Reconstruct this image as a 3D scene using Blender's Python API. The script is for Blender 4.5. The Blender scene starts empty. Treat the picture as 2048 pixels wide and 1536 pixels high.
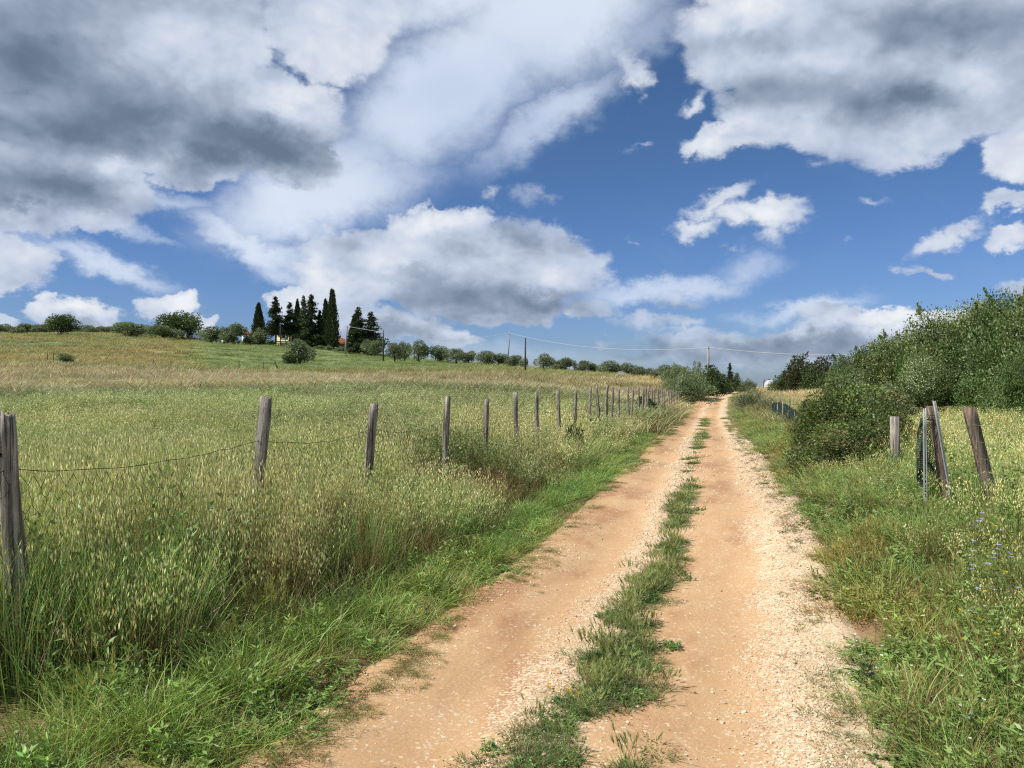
import bpy, math, random
import numpy as np
from mathutils import Vector, Matrix

random.seed(7)
R = np.random.RandomState(11)
SC = bpy.context.scene
COL = SC.collection

# ------------------------------------------------------------------ camera
F = 1539.0          # focal length in pixels of a 2048 px wide frame
HOR = 757.0         # image row of the true horizon
CAM_Z = 1.70
cam_d = bpy.data.cameras.new('camera')
cam_d.sensor_fit = 'HORIZONTAL'
cam_d.sensor_width = 36.0
cam_d.lens = F / 2048.0 * 36.0
cam_d.clip_start = 0.05
cam_d.clip_end = 6000.0
cam = bpy.data.objects.new('camera', cam_d)
COL.objects.link(cam)
cam.location = (0, 0, CAM_Z)
PITCH = math.atan((768.0 - HOR) / F)
cam.rotation_euler = (math.pi / 2 - PITCH, 0, 0)
SC.camera = cam

# ------------------------------------------------------------------ light
SUN_AZ = math.radians(-112.0)     # clockwise from the viewing direction (+Y): behind, to the left
SUN_EL = math.radians(50.0)
sd = Vector((math.sin(SUN_AZ) * math.cos(SUN_EL), math.cos(SUN_AZ) * math.cos(SUN_EL), math.sin(SUN_EL)))
sun_d = bpy.data.lights.new('sun', 'SUN')
sun_d.energy = 4.6
sun_d.angle = math.radians(0.53)
sun_d.color = (1.0, 0.955, 0.88)
sun = bpy.data.objects.new('sun', sun_d)
COL.objects.link(sun)
sun.rotation_euler = (-sd).to_track_quat('-Z', 'Y').to_euler()

SC.view_settings.view_transform = 'Standard'
SC.view_settings.look = 'None'
SC.view_settings.exposure = 0.3
SC.view_settings.gamma = 1.0
SC.view_settings.use_curve_mapping = False
SC.cycles.use_denoising = False
SC.cycles.filter_width = 1.2
SC.cycles.max_bounces = 6
SC.cycles.diffuse_bounces = 3
SC.cycles.glossy_bounces = 2
SC.cycles.transmission_bounces = 3
SC.cycles.transparent_max_bounces = 6

# ------------------------------------------------------------------ world: sky with clouds
world = bpy.data.worlds.new('World')
SC.world = world
world.use_nodes = True


class NT:
    """small helper to write node graphs as expressions"""
    def __init__(self, tree):
        self.t = tree
        self.n = tree.nodes
        self.l = tree.links

    def _in(self, sock, v):
        if v is None:
            return
        if hasattr(v, 'is_output'):
            self.l.new(v, sock)
        else:
            if sock.type == 'RGBA' and hasattr(v, '__len__') and len(v) == 3:
                v = (*v, 1.0)
            sock.default_value = v

    def math(self, op, a, b=None, c=None, clamp=False):
        n = self.n.new('ShaderNodeMath')
        n.operation = op
        n.use_clamp = clamp
        for i, v in enumerate((a, b, c)):
            self._in(n.inputs[i], v)
        return n.outputs[0]

    def add(self, a, b): return self.math('ADD', a, b)
    def sub(self, a, b): return self.math('SUBTRACT', a, b)
    def mul(self, a, b): return self.math('MULTIPLY', a, b)
    def mx(self, a, b): return self.math('MAXIMUM', a, b)

    def vmath(self, op, a, b=None, scale=None, out=0):
        n = self.n.new('ShaderNodeVectorMath')
        n.operation = op
        self._in(n.inputs[0], a)
        self._in(n.inputs[1], b)
        if scale is not None:
            self._in(n.inputs[3], scale)
        return n.outputs['Value'] if op in ('LENGTH', 'DOT_PRODUCT', 'DISTANCE') else n.outputs[0]

    def rng(self, v, a, b, c=0.0, d=1.0, mode='LINEAR', clamp=True):
        n = self.n.new('ShaderNodeMapRange')
        n.interpolation_type = mode
        n.clamp = clamp
        self._in(n.inputs[0], v)
        for i, x in enumerate((a, b, c, d)):
            self._in(n.inputs[1 + i], x)
        return n.outputs[0]

    def sm(self, v, a, b, c=0.0, d=1.0):
        return self.rng(v, a, b, c, d, 'SMOOTHSTEP')

    def mapping(self, v, loc=(0, 0, 0), rot=(0, 0, 0), scl=(1, 1, 1), kind='POINT'):
        n = self.n.new('ShaderNodeMapping')
        n.vector_type = kind
        self._in(n.inputs[0], v)
        n.inputs[1].default_value = loc
        n.inputs[2].default_value = rot
        n.inputs[3].default_value = scl
        return n.outputs[0]

    def noise(self, v, scale, detail=4.0, rough=0.5, dist=0.0, lac=2.0, color=False, dim='3D'):
        n = self.n.new('ShaderNodeTexNoise')
        n.noise_dimensions = dim
        self._in(n.inputs['Vector'], v)
        n.inputs['Scale'].default_value = scale
        n.inputs['Detail'].default_value = detail
        n.inputs['Roughness'].default_value = rough
        n.inputs['Lacunarity'].default_value = lac
        n.inputs['Distortion'].default_value = dist
        return n.outputs['Color'] if color else n.outputs['Fac']

    def voronoi(self, v, scale, feature='F1', rand=1.0, out='Distance', smooth=None, detail=0.0):
        n = self.n.new('ShaderNodeTexVoronoi')
        n.feature = feature
        self._in(n.inputs['Vector'], v)
        n.inputs['Scale'].default_value = scale
        n.inputs['Randomness'].default_value = rand
        if smooth is not None:
            n.inputs['Smoothness'].default_value = smooth
        if detail:
            n.inputs['Detail'].default_value = detail
        return n.outputs[out]

    def mix(self, f, a, b, mode='MIX'):
        n = self.n.new('ShaderNodeMix')
        n.data_type = 'RGBA'
        n.blend_type = mode
        n.clamp_factor = True
        self._in(n.inputs[0], f)
        self._in(n.inputs[6], a)
        self._in(n.inputs[7], b)
        return n.outputs[2]

    def sep(self, v):
        n = self.n.new('ShaderNodeSeparateXYZ')
        self._in(n.inputs[0], v)
        return n.outputs

    def comb(self, x, y, z):
        n = self.n.new('ShaderNodeCombineXYZ')
        for i, v in enumerate((x, y, z)):
            self._in(n.inputs[i], v)
        return n.outputs[0]

    def ramp(self, v, stops):
        n = self.n.new('ShaderNodeValToRGB')
        e = n.color_ramp.elements
        while len(e) > 1:
            e.remove(e[-1])
        e[0].position = stops[0][0]
        e[0].color = (*stops[0][1], 1)
        for p, c in stops[1:]:
            k = e.new(p)
            k.color = (*c, 1)
        self._in(n.inputs[0], v)
        return n.outputs[0]


def build_world():
    t = world.node_tree
    t.nodes.clear()
    g = NT(t)
    out = t.nodes.new('ShaderNodeOutputWorld')
    bg = t.nodes.new('ShaderNodeBackground')
    SKY_STRENGTH = 0.13
    bg.inputs[1].default_value = SKY_STRENGTH
    sky = t.nodes.new('ShaderNodeTexSky')
    sky.sky_type = 'NISHITA'
    sky.sun_disc = False
    sky.sun_elevation = SUN_EL
    sky.sun_rotation = SUN_AZ
    sky.altitude = 200
    sky.air_density = 1.0
    sky.dust_density = 0.35
    sky.ozone_density = 2.2
    tc = t.nodes.new('ShaderNodeTexCoord')
    D = tc.outputs['Generated']
    s = g.sep(D)
    ysafe = g.mx(s[1], 0.02)
    u = g.math('DIVIDE', s[0], ysafe)
    v = g.math('DIVIDE', s[2], ysafe)
    # directions are noted in units of 1/F so the cloud list below can be read in 2048-frame pixels
    P0 = g.comb(u, v, 0.0)
    Dn = g.vmath('MULTIPLY', D, (1.0, 1.0, 1.35))
    warp = g.noise(Dn, 5.0, 5.0, 0.55, color=True)
    warp = g.vmath('SUBTRACT', warp, (0.5, 0.5, 0.5))
    Pw = g.vmath('ADD', P0, g.vmath('SCALE', g.vmath('MULTIPLY', warp, (1, 1, 0)), scale=0.065))
    warp2 = g.vmath('SUBTRACT', g.noise(Dn, 20.0, 6.0, 0.65, color=True), (0.5, 0.5, 0.5))
    Pw = g.vmath('ADD', Pw, g.vmath('SCALE', g.vmath('MULTIPLY', warp2, (1, 1, 0)), scale=0.06))

    PX = g.sep(Pw)
    tok = [0.0]

    def blob(P, x, y, rx, ry, ang=0.0, amp=1.0, mode='LINEAR'):
        # the running value rides along in z (divided away by a huge radius), which makes the
        # renderer evaluate the list one entry after the other and keeps its stack small
        P = g.comb(PX[0], PX[1], tok[0])
        cx = (x - 1024.0) / F
        cy = (HOR - y) / F
        # TEXTURE mapping = inverse transform: (p - loc) unrotated, divided by the radii
        m = g.mapping(P, (cx, cy, 0), (0, 0, math.radians(-ang)), (rx / F, ry / F, 1.0e7), 'TEXTURE')
        return g.rng(g.vmath('LENGTH', m), 1.0, 0.0, 0.0, amp, mode)

    def union(P, lst, mode='LINEAR'):
        acc = None
        for b in lst:
            r = blob(P, *b, mode=mode)
            acc = r if acc is None else g.mx(acc, r)
            tok[0] = acc
        return acc

    def total(P, lst, mode='SMOOTHSTEP'):
        acc = None
        for b in lst:
            r = blob(P, *b, mode=mode)
            acc = r if acc is None else g.add(acc, r)
            tok[0] = acc
        return acc

    # x, y, rx, ry, tilt (down to the right is positive), weight
    cumulus = [
        # upper left bank
        (150, 60, 520, 300, 5, 1.3), (480, 235, 250, 160, 18, 1.1), (640, 60, 210, 150, 10, .8),
        (560, 310, 150, 90, 20, 1.0), (330, 300, 380, 80, 6, 1.0), (60, 200, 420, 150, 8, 1.2), (700, -60, 260, 160, 0, 1.0),
        (-150, 100, 400, 350, 0, 1.3),
        # lower left bank
        (70, 370, 280, 110, 6, 1.2), (210, 385, 100, 75, 0, .8), (10, 430, 150, 45, 0, .8), (-120, 400, 300, 110, 0, 1.0),
        (15, 520, 110, 75, 10, .9), (-60, 500, 120, 90, 0, .9),
        # low clouds over the left hill
        (150, 632, 125, 50, 6, .9), (90, 612, 60, 35, 0, .8), (330, 612, 90, 34, 0, .9), (378, 600, 40, 34, 0, .8),
        (415, 630, 34, 26, 0, .8), (580, 592, 62, 34, 0, .85), (0, 640, 60, 30, 0, .7),
        # central cumulus
        (850, 540, 270, 90, 2, 1.0), (1050, 530, 210, 95, 5, .85), (880, 465, 125, 62, 0, .95), (700, 545, 150, 90, -8, .85),
        (960, 590, 250, 70, 3, 1.0), (1170, 510, 90, 70, 0, .4), (1090, 400, 110, 50, 10, .2), (970, 390, 55, 40, 0, .2),
        (640, 500, 80, 50, 0, .6),
        (780, 655, 210, 42, 6, .75), (920, 685, 90, 30, 0, .7), (660, 630, 120, 40, 0, .7), (1170, 610, 90, 30, 0, .45),
        # upper right bank
        (1650, 70, 340, 185, 0, 1.25), (1930, 90, 380, 250, -10, 1.3), (1740, 230, 330, 120, 3, 1.0), (1530, 210, 120, 120, 0, .7),
        (1480, 265, 130, 60, -20, .6), (1410, 275, 75, 42, -35, .55), (1840, 280, 250, 70, -12, .6), (2250, 100, 350, 300, 0, 1.2),
        # scraps
        (1272, 140, 55.2, 97.75, -20, 0.372), (1290, 195, 34.5, 46, 0, 0.26), (1385, 205, 97.75, 43.7, -38, 0.372), (1285, 292, 71.3, 20.7, -18, 0.248),
        (1440, 392, 172.5, 34.5, -24, 0.372), (1520, 415, 184, 55.2, -5, 0.434), (1380, 450, 92, 39.1, -15, 0.372), (1540, 455, 69, 51.75, 60, 0.26),
        (1728, 412, 97.75, 32.2, 10, 0.31), (1450, 490, 69, 27.6, 0, 0.248), (1270, 470, 41.4, 32.2, 0, 0.26), (1690, 490, 46, 18.4, 0, 0.186),
        (1900, 487, 138, 39.1, -24, 0.409), (2010, 480, 80, 32, -20, .6), (2040, 310, 105, 80, -20, .8), (2020, 412, 100, 30, -18, .6),
        (2200, 350, 200, 150, 0, .8), (1800, 545, 69, 20.7, 0, 0.186), (1620, 330, 69, 23, 0, 0.217), (1330, 395, 25.3, 20.7, 0, 0.217),
        # low bank on the right
        (1600, 690, 430, 60, 0, .6), (1800, 655, 150, 48, -6, .9), (1680, 640, 120, 40, 5, .75), (1190, 680, 110, 34, 0, .32),
        (1900, 645, 110, 42, 0, .7), (1350, 640, 180, 26, 0, .26), (1370, 598, 140, 30, 3, .24), (1240, 700, 190, 30, 0, .28),
        (1870, 555, 80, 18, 5, .4), (1100, 690, 120, 30, 0, .22), (2150, 600, 200, 60, 0, .8),
    ]
    cirrus = [
        (1120, 10, 420, 260, -28, 1.0), (900, 180, 440, 210, -32, 1.0), (640, 400, 400, 130, -12, .9), (690, 340, 280, 170, -30, .7),
        (500, 485, 280, 60, 24, .75), (190, 520, 300, 40, 19, .7), (240, 455, 220, 28, 12, .5), (1110, 235, 340, 80, -34, .7),
        (560, 540, 170, 36, 30, .5), (880, -50, 500, 200, -10, 1.0),
        (1340, 568, 290, 44, -6, .75), (1500, 525, 110, 60, -10, .5), (1620, 620, 220, 34, -6, .7), (1500, 620, 120, 24, 0, .4),
        (1300, 50, 200, 100, -35, .5), (1000, 715, 700, 60, 0, .35), (330, 395, 230, 44, 8, .5),
    ]
    bright = [
        (380, 95, 190, 95, 5, .75), (570, 70, 170, 100, 0, .55), (560, 215, 70, 70, -20, .75), (700, 90, 170, 130, 0, .65), (60, 190, 120, 70, 0, .2),
        (880, 455, 120, 45, 0, 1.15), (990, 500, 110, 40, 10, .7), (650, 560, 80, 50, 40, .7), (800, 520, 110, 50, 0, .6), (1120, 540, 110, 50, 0, .5),
        (140, 612, 130, 32, 8, 1.1), (340, 605, 90, 38, 0, 1.2), (380, 592, 50, 40, 0, .8), (415, 630, 40, 30, 0, .8), (580, 588, 70, 34, 0, .9),
        (1800, 640, 190, 36, -4, 1.2), (1640, 665, 110, 22, 0, .5), (1440, 255, 140, 60, -25, .7), (1510, 20, 190, 70, 0, .8), (1620, 120, 160, 40, 0, .35),
        (1880, 110, 90, 60, 30, .55), (1960, 140, 60, 60, 0, .6), (1270, 150, 70, 90, 0, .5), (1385, 205, 90, 50, -30, .6), (1460, 420, 190, 60, -10, .7),
        (1900, 487, 120, 40, -20, .5), (2030, 320, 120, 110, 0, .6), (2020, 470, 110, 90, 0, .5), (15, 500, 110, 60, 0, .5), (230, 330, 50, 25, 0, .6),
        (20, 425, 110, 22, 0, .6), (920, 670, 60, 24, 0, .7), (1730, 410, 90, 30, 0, .3),
        (1540, 300, 120, 40, 0, .35), (1980, 20, 60, 30, 0, .2),
    ]
    dark = [
        (110, 150, 540, 300, 8, .42), (1000, 545, 290, 110, 3, .25), (340, 260, 440, 120, 10, .62), (480, 310, 280, 80, 14, .25), (540, 300, 220, 85, 14, .55), (60, 120, 220, 100, 0, .6), (90, 380, 270, 90, 6, 1.0), (-50, 250, 350, 80, 4, .5),
        (950, 605, 340, 60, 3, .58), (800, 560, 150, 25, 5, .3), (1040, 470, 120, 50, 0, .35), (1090, 590, 130, 34, 0, .4), (1085, 420, 110, 50, 0, .4),
        (1720, 205, 360, 70, 2, .5), (1900, 60, 330, 90, -8, .6), (1750, 150, 420, 200, 0, .10), (1850, 200, 130, 40, -5, .4), (1650, 30, 120, 40, 0, .1), (1520, 90, 120, 50, 0, .3),
        (1560, 700, 500, 52, 0, .72), (1230, 690, 190, 34, 0, .45), (150, 650, 130, 24, 0, .35), (760, 665, 220, 34, 6, .5), (1350, 610, 150, 30, 0, .45),
        (60, 20, 150, 60, 0, .25), (2200, 100, 300, 200, 0, .4), (1170, 520, 80, 70, 0, .25),
    ]
    billow_src = g.vmath('ADD', Dn, g.vmath('SCALE', warp2, scale=0.02))
    C = union(Pw, cumulus)
    n1 = g.noise(Dn, 9.0, 9.0, 0.60, 0.25)

    def billow(P):
        """rounded heads with sharp creases between them"""
        acc = None
        for sc, wt in ((6.5, 1.0), (14.0, .55), (31.0, .30), (66.0, .15)):
            b = g.math('ABSOLUTE', g.math('MULTIPLY_ADD', g.noise(P, sc, 0.0), wt * 2.6, -wt * 1.3))
            acc = b if acc is None else g.add(acc, b)
        return acc
    vo = billow(billow_src)
    n3 = g.noise(Dn, 34.0, 6.0, 0.66)
    edge_n = g.add(g.add(g.mul(g.sub(n1, 0.5), 1.30), g.mul(g.sub(n3, 0.5), 0.60)), g.mul(g.sub(vo, 0.55), 0.55))
    C2 = g.math('MINIMUM', g.mul(C, 2.1), g.add(0.72, g.mul(C, 0.30)))
    dens = g.add(C2, g.mul(edge_n, 0.60))
    cov = g.mul(g.sm(dens, 0.27, 0.62), g.sm(C, -0.15, 0.42, 0.35, 1.0))
    thick = g.sm(C, 0.1, 0.8)

    # thin high cloud, combed along the swath
    hz = g.mapping(Dn, (0, 0, 0), (0, math.radians(-33), 0), (1, 1, 1))
    hz = g.vmath('MULTIPLY', hz, (2.6, 2.0, 5.0))
    st = g.noise(hz, 1.3, 7.0, 0.58, 0.6)
    S = union(Pw, cirrus, mode='SMOOTHSTEP')
    covS = g.mul(g.sm(g.add(S, g.mul(g.sub(st, 0.5), 0.50)), 0.0, 0.85), 0.92)

    # light on the cumulus: compare the billows with the same billows a step towards the sun
    off = (sd.x * 0.03, sd.y * 0.02, sd.z * 0.055)
    l0 = g.noise(Dn, 9.0, 4.0, 0.55, 0.25)
    l1 = g.noise(g.vmath('ADD', Dn, off), 9.0, 4.0, 0.55, 0.25)
    v1 = billow(g.vmath('ADD', billow_src, (off[0] * .5, off[1] * .5, off[2] * .5)))
    relief = g.add(g.mul(g.sub(l0, l1), 0.75), g.mul(g.sub(vo, v1), 0.26))
    B = total(Pw, bright)
    K = total(Pw, dark)
    L = g.add(0.70, g.mul(relief, g.sub(1.0, g.mul(thick, 0.35))))
    L = g.add(L, g.mul(B, 0.28))
    L = g.sub(L, g.mul(K, 0.47))
    L = g.sub(L, g.mul(thick, 0.06))
    L = g.math('MAXIMUM', L, 0.10)
    ccol = g.ramp(L, [(0.0, (.12, .165, .235)), (0.2, (.18, .24, .335)), (0.45, (.35, .42, .54)), (0.7, (.60, .68, .83)), (1.0, (.93, .96, 1.0))])
    scol = g.mix(g.sm(g.noise(Dn, 2.6, 4, .5), .35, .65), (.58, .68, .87), (.76, .84, .97))
    k = 0.80 / SKY_STRENGTH
    elev = g.sm(s[2], 0.0, 0.42)
    tint = g.mix(elev, SKY_TINT_LOW, SKY_TINT)
    skyc = g.mix(1.0, sky.outputs[0], tint, 'MULTIPLY')
    col = g.mix(covS, skyc, g.mix(1.0, scol, (k, k, k), 'MULTIPLY'))
    col = g.mix(g.mul(cov, 0.97), col, g.mix(1.0, ccol, (k * .95, k * .95, k * .95), 'MULTIPLY'))
    t.links.new(col, bg.inputs[0])

    # away from this part of the sky the same kind of broken cloud goes on
    bg2 = t.nodes.new('ShaderNodeBackground')
    bg2.inputs[1].default_value = SKY_STRENGTH
    hgt = g.add(g.math('ABSOLUTE', s[2]), .22)
    gen = g.noise(g.vmath('DIVIDE', D, g.comb(hgt, hgt, 1.0)), 1.1, 5.0, 0.55)
    gcov = g.sm(gen, 0.47, 0.60)
    gshade = g.mix(g.sm(gen, 0.5, 0.75), (k * .72, k * .79, k * .9), (k * .33, k * .38, k * .47))
    t.links.new(g.mix(gcov, g.mix(1.0, sky.outputs[0], tint, 'MULTIPLY'), gshade), bg2.inputs[0])
    inside = g.math('LESS_THAN', g.math('ABSOLUTE', u), 0.95)
    inside = g.mul(inside, g.math('LESS_THAN', v, 0.75))
    inside = g.mul(inside, g.math('GREATER_THAN', s[1], 0.03))
    inside = g.mul(inside, g.math('GREATER_THAN', s[2], -0.03))
    ms = t.nodes.new('ShaderNodeMixShader')
    t.links.new(inside, ms.inputs[0])
    t.links.new(bg2.outputs[0], ms.inputs[1])
    t.links.new(bg.outputs[0], ms.inputs[2])
    t.links.new(ms.outputs[0], out.inputs[0])
    world.cycles.sampling_method = 'MANUAL'
    world.cycles.sample_map_resolution = 512


SKY_TINT_LOW = (0.29, 0.385, 0.62)
SKY_TINT = (0.28, 0.40, 0.52)
build_world()

# ------------------------------------------------------------------ helpers
def obj(name, mesh, parent=None, loc=None, rot=None, scl=None):
    o = bpy.data.objects.new(name, mesh)
    COL.objects.link(o)
    if parent is not None:
        o.parent = parent
    if loc is not None:
        o.location = loc
    if rot is not None:
        o.rotation_euler = rot
    if scl is not None:
        o.scale = scl if hasattr(scl, '__len__') else (scl, scl, scl)
    return o


def tag(o, label=None, cat=None, group=None, kind=None):
    if label:
        o['label'] = label
    if cat:
        o['category'] = cat
    if group:
        o['group'] = group
    if kind:
        o['kind'] = kind
    return o


def copy_tree(o, parent=None):
    c = o.copy()
    COL.objects.link(c)
    if parent is not None:
        c.parent = parent
    for ch in list(o.children):
        copy_tree(ch, c)
    return c


def mk_mesh(name, V, quads=None, tris=None, col=None, mat=None, smooth=False, mat_idx=None):
    V = np.asarray(V, dtype=np.float32).reshape(-1, 3)
    quads = np.zeros((0, 4), np.int32) if quads is None else np.asarray(quads, np.int32).reshape(-1, 4)
    tris = np.zeros((0, 3), np.int32) if tris is None else np.asarray(tris, np.int32).reshape(-1, 3)
    me = bpy.data.meshes.new(name)
    me.vertices.add(len(V))
    me.vertices.foreach_set('co', V.ravel())
    nl = quads.size + tris.size
    me.loops.add(nl)
    me.loops.foreach_set('vertex_index', np.concatenate([quads.ravel(), tris.ravel()]))
    npoly = len(quads) + len(tris)
    me.polygons.add(npoly)
    starts = np.concatenate([np.arange(len(quads)) * 4, quads.size + np.arange(len(tris)) * 3]).astype(np.int32)
    me.polygons.foreach_set('loop_start', starts)
    if smooth:
        me.polygons.foreach_set('use_smooth', np.ones(npoly, bool))
    if col is not None:
        col = np.asarray(col, np.float32)
        if col.shape[1] == 3:
            col = np.concatenate([col, np.ones((len(col), 1), np.float32)], 1)
        at = me.color_attributes.new('col', 'FLOAT_COLOR', 'POINT')
        at.data.foreach_set('color', col.ravel())
    mats = mat if isinstance(mat, (list, tuple)) else ([mat] if mat else [])
    for m in mats:
        me.materials.append(m)
    if mat_idx is not None:
        me.polygons.foreach_set('material_index', np.asarray(mat_idx, np.int32))
    me.update(calc_edges=True)
    me.validate()
    return me


class MB:
    """collects simple solids into one mesh"""
    def __init__(self):
        self.V, self.Q, self.T, self.n = [], [], [], 0

    def add(self, V, Q=(), T=()):
        V = np.asarray(V, float).reshape(-1, 3)
        self.V.append(V)
        for q in Q:
            self.Q.append([i + self.n for i in q])
        for t in T:
            self.T.append([i + self.n for i in t])
        self.n += len(V)

    def box(self, c, s, rot=None):
        hx, hy, hz = s[0] / 2, s[1] / 2, s[2] / 2
        v = np.array([(x, y, z) for z in (-hz, hz) for y in (-hy, hy) for x in (-hx, hx)])
        if rot is not None:
            v = v @ np.array(Matrix.Rotation(rot[2], 3, 'Z') @ Matrix.Rotation(rot[1], 3, 'Y') @ Matrix.Rotation(rot[0], 3, 'X')).T
        self.add(v + np.array(c), [(0, 2, 3, 1), (4, 5, 7, 6), (0, 1, 5, 4), (2, 6, 7, 3), (0, 4, 6, 2), (1, 3, 7, 5)])

    def tube(self, pts, rad, sides=6, cap=True, jitter=0.0, rs=None):
        pts = np.asarray(pts, float)
        n = len(pts)
        rad = np.full(n, rad) if np.isscalar(rad) else np.asarray(rad, float)
        tang = np.gradient(pts, axis=0)
        tang /= np.linalg.norm(tang, axis=1)[:, None] + 1e-9
        ref = np.array([0.0, 0, 1]) if abs(tang[0][2]) < 0.9 else np.array([1.0, 0, 0])
        V = []
        for i in range(n):
            a = np.cross(tang[i], ref)
            a /= np.linalg.norm(a) + 1e-9
            b = np.cross(tang[i], a)
            th = np.arange(sides) * 2 * math.pi / sides
            r = rad[i] * (1 + (rs.uniform(-jitter, jitter, sides) if rs is not None else 0))
            V.append(pts[i] + (np.cos(th) * r)[:, None] * a + (np.sin(th) * r)[:, None] * b)
        Q = [(i * sides + k, i * sides + (k + 1) % sides, (i + 1) * sides + (k + 1) % sides, (i + 1) * sides + k)
             for i in range(n - 1) for k in range(sides)]
        T = []
        V = np.concatenate(V)
        if cap:
            V = np.concatenate([V, [pts[0], pts[-1]]])
            a, b = n * sides, n * sides + 1
            for k in range(sides):
                T.append((a, (k + 1) % sides, k))
                T.append((b, (n - 1) * sides + k, (n - 1) * sides + (k + 1) % sides))
        self.add(V, Q, T)

    def mesh(self, name, mat=None, smooth=False):
        V = np.concatenate(self.V)
        return mk_mesh(name, V, np.array(self.Q) if self.Q else None, np.array(self.T) if self.T else None, mat=mat, smooth=smooth)


# value noise in the plane, used for layout
_perm = np.random.RandomState(5).rand(256, 256)


def vnoise(x, y, s=1.0, seed=0):
    x = np.asarray(x, float) / s + seed * 17.13
    y = np.asarray(y, float) / s + seed * 7.77
    xi, yi = np.floor(x).astype(int), np.floor(y).astype(int)
    fx, fy = x - xi, y - yi
    fx, fy = fx * fx * (3 - 2 * fx), fy * fy * (3 - 2 * fy)
    g = lambda i, j: _perm[i % 256, j % 256]
    return (g(xi, yi) * (1 - fx) + g(xi + 1, yi) * fx) * (1 - fy) + (g(xi, yi + 1) * (1 - fx) + g(xi + 1, yi + 1) * fx) * fy


def fbm(x, y, s=1.0, seed=0, o=4):
    v, a, t = 0.0, 1.0, 0.0
    for k in range(o):
        v = v + a * vnoise(x, y, s / 2 ** k, seed + k * 3)
        t += a
        a *= 0.5
    return v / t


def sstep(a, b, x):
    t = np.clip((np.asarray(x, float) - a) / (b - a), 0, 1)
    return t * t * (3 - 2 * t)


# ------------------------------------------------------------------ terrain
RY = np.array([-30, 0, 3.57, 5.1, 6.33, 7.86, 10.3, 18, 28.4, 47, 80, 95, 110, 125, 150, 200.0])
RX = np.array([-10, -0.78, .327, .832, 1.238, 1.716, 2.38, 4.30, 7.03, 11.76, 21.0, 26.2, 33.0, 42.0, 60.0, 100.0])
# smooth the centre line
_yy = np.linspace(-30, 200, 2301)
_xx = np.interp(_yy, RY, RX)
for _ in range(3):
    _xx = np.convolve(np.pad(_xx, 25, mode='reflect', reflect_type='odd'), np.ones(51) / 51, 'valid')


def road_x(y):
    return np.interp(y, _yy, _xx)


def lateral(x, y):
    sl = (road_x(np.asarray(y, float) + .5) - road_x(np.asarray(y, float) - .5))
    return (np.asarray(x, float) - road_x(y)) / np.sqrt(1 + sl ** 2)


def pz(py, Y):
    return CAM_Z + (HOR - py) / F * Y


def px_x(px, Y):
    return (px - 1024.0) / F * Y


_cp = []
for Y, z in ((-25, .0), (-8, 0), (0, 0), (4, 0), (8, 0), (12, -.03), (18, -.2), (28.4, -.39), (38, -.62), (47, -.83), (65, -.75), (80, -.53), (95, -.03), (105, -.02), (118, -.5), (150, -2.5), (200, -5)):
    _cp.append((road_x(Y), Y, z))
for Y, z in ((4, .16), (8, .16), (14, .1), (22, -.05), (32, -.2), (45, -.45), (62, -.45), (80, -.1), (92, .25)):     # fence line
    _cp.append((-3.9 + .28 * Y, Y, z))
for px, py, Y in ((-200, 980, 10), (100, 950, 11), (500, 950, 11), (-300, 862, 20), (100, 845, 22), (500, 842, 22), (850, 850, 22),
                  (100, 785, 45), (500, 787, 45), (900, 790, 42), (1150, 798, 45), (-300, 775, 50),
                  (100, 735, 80), (400, 748, 80), (700, 752, 80), (1000, 757, 75), (1200, 766, 72), (1300, 775, 72),
                  (100, 702, 130), (300, 697, 135), (500, 706, 135), (602, 731, 128), (700, 712, 145), (560, 693, 168), (664, 701, 165), (740, 711, 150),
                  (850, 724, 125), (930, 727, 122), (1051, 746, 95), (1020, 735, 118), (1125, 745, 112), (1170, 749, 110), (1215, 754, 108), (1280, 758, 105), (1335, 761, 100),
                  (0, 671, 195), (200, 668, 200), (370, 681, 190), (450, 688, 180), (-500, 665, 200), (-500, 720, 90), (0, 668, 240), (300, 672, 250), (600, 690, 220),
                  (800, 722, 200), (1100, 748, 180), (1300, 768, 170),
                  (1560, 797, 64), (1505, 826, 46), (1570, 852, 30), (1530, 900, 17), (1650, 838, 30), (1620, 790, 72), (1600, 774, 92), (1700, 774, 95), (1560, 790, 130), (1700, 852, 24), (1900, 880, 15), (2000, 1010, 8.5), (1800, 990, 8.5),
                  (2040, 830, 22), (1850, 825, 28), (2100, 800, 45), (2400, 870, 20), (2400, 800, 60), (1800, 790, 60)):
    _cp.append((px_x(px, Y), Y, pz(py, Y)))
for x, y, z in ((-40, -30, 1), (40, -30, .5), (-40, 0, .9), (25, 0, .6), (0, -60, 0), (-500, 200, 14), (-250, 350, 20), (0, 500, 6), (250, 400, -10), (600, 600, -20), (-800, 800, 22),
                (0, 900, 0), (800, 200, -8), (-800, 0, 12), (0, -400, 0), (-600, -400, 3), (600, -400, -3), (150, 120, -3), (120, 40, 1), (300, 900, -25), (900, 900, -30), (-300, 900, 10)):
    _cp.append((x, y, z))
_cp = np.array(_cp)


def _kern(r):
    return r * 1.0          # biharmonic in 3-D, behaves well far away


_S = 1.0
_d = np.hypot(_cp[:, None, 0] - _cp[None, :, 0], _cp[:, None, 1] - _cp[None, :, 1])
_n = len(_cp)
_A = np.zeros((_n + 3, _n + 3))
_A[:_n, :_n] = np.sqrt(_d ** 2 + 9.0) + np.eye(_n) * -0.05
_Pm = np.c_[np.ones(_n), _cp[:, 0] / 100, _cp[:, 1] / 100]
_A[:_n, _n:] = _Pm
_A[_n:, :_n] = _Pm.T
_w = np.linalg.solve(_A, np.r_[_cp[:, 2], 0, 0, 0])


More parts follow.
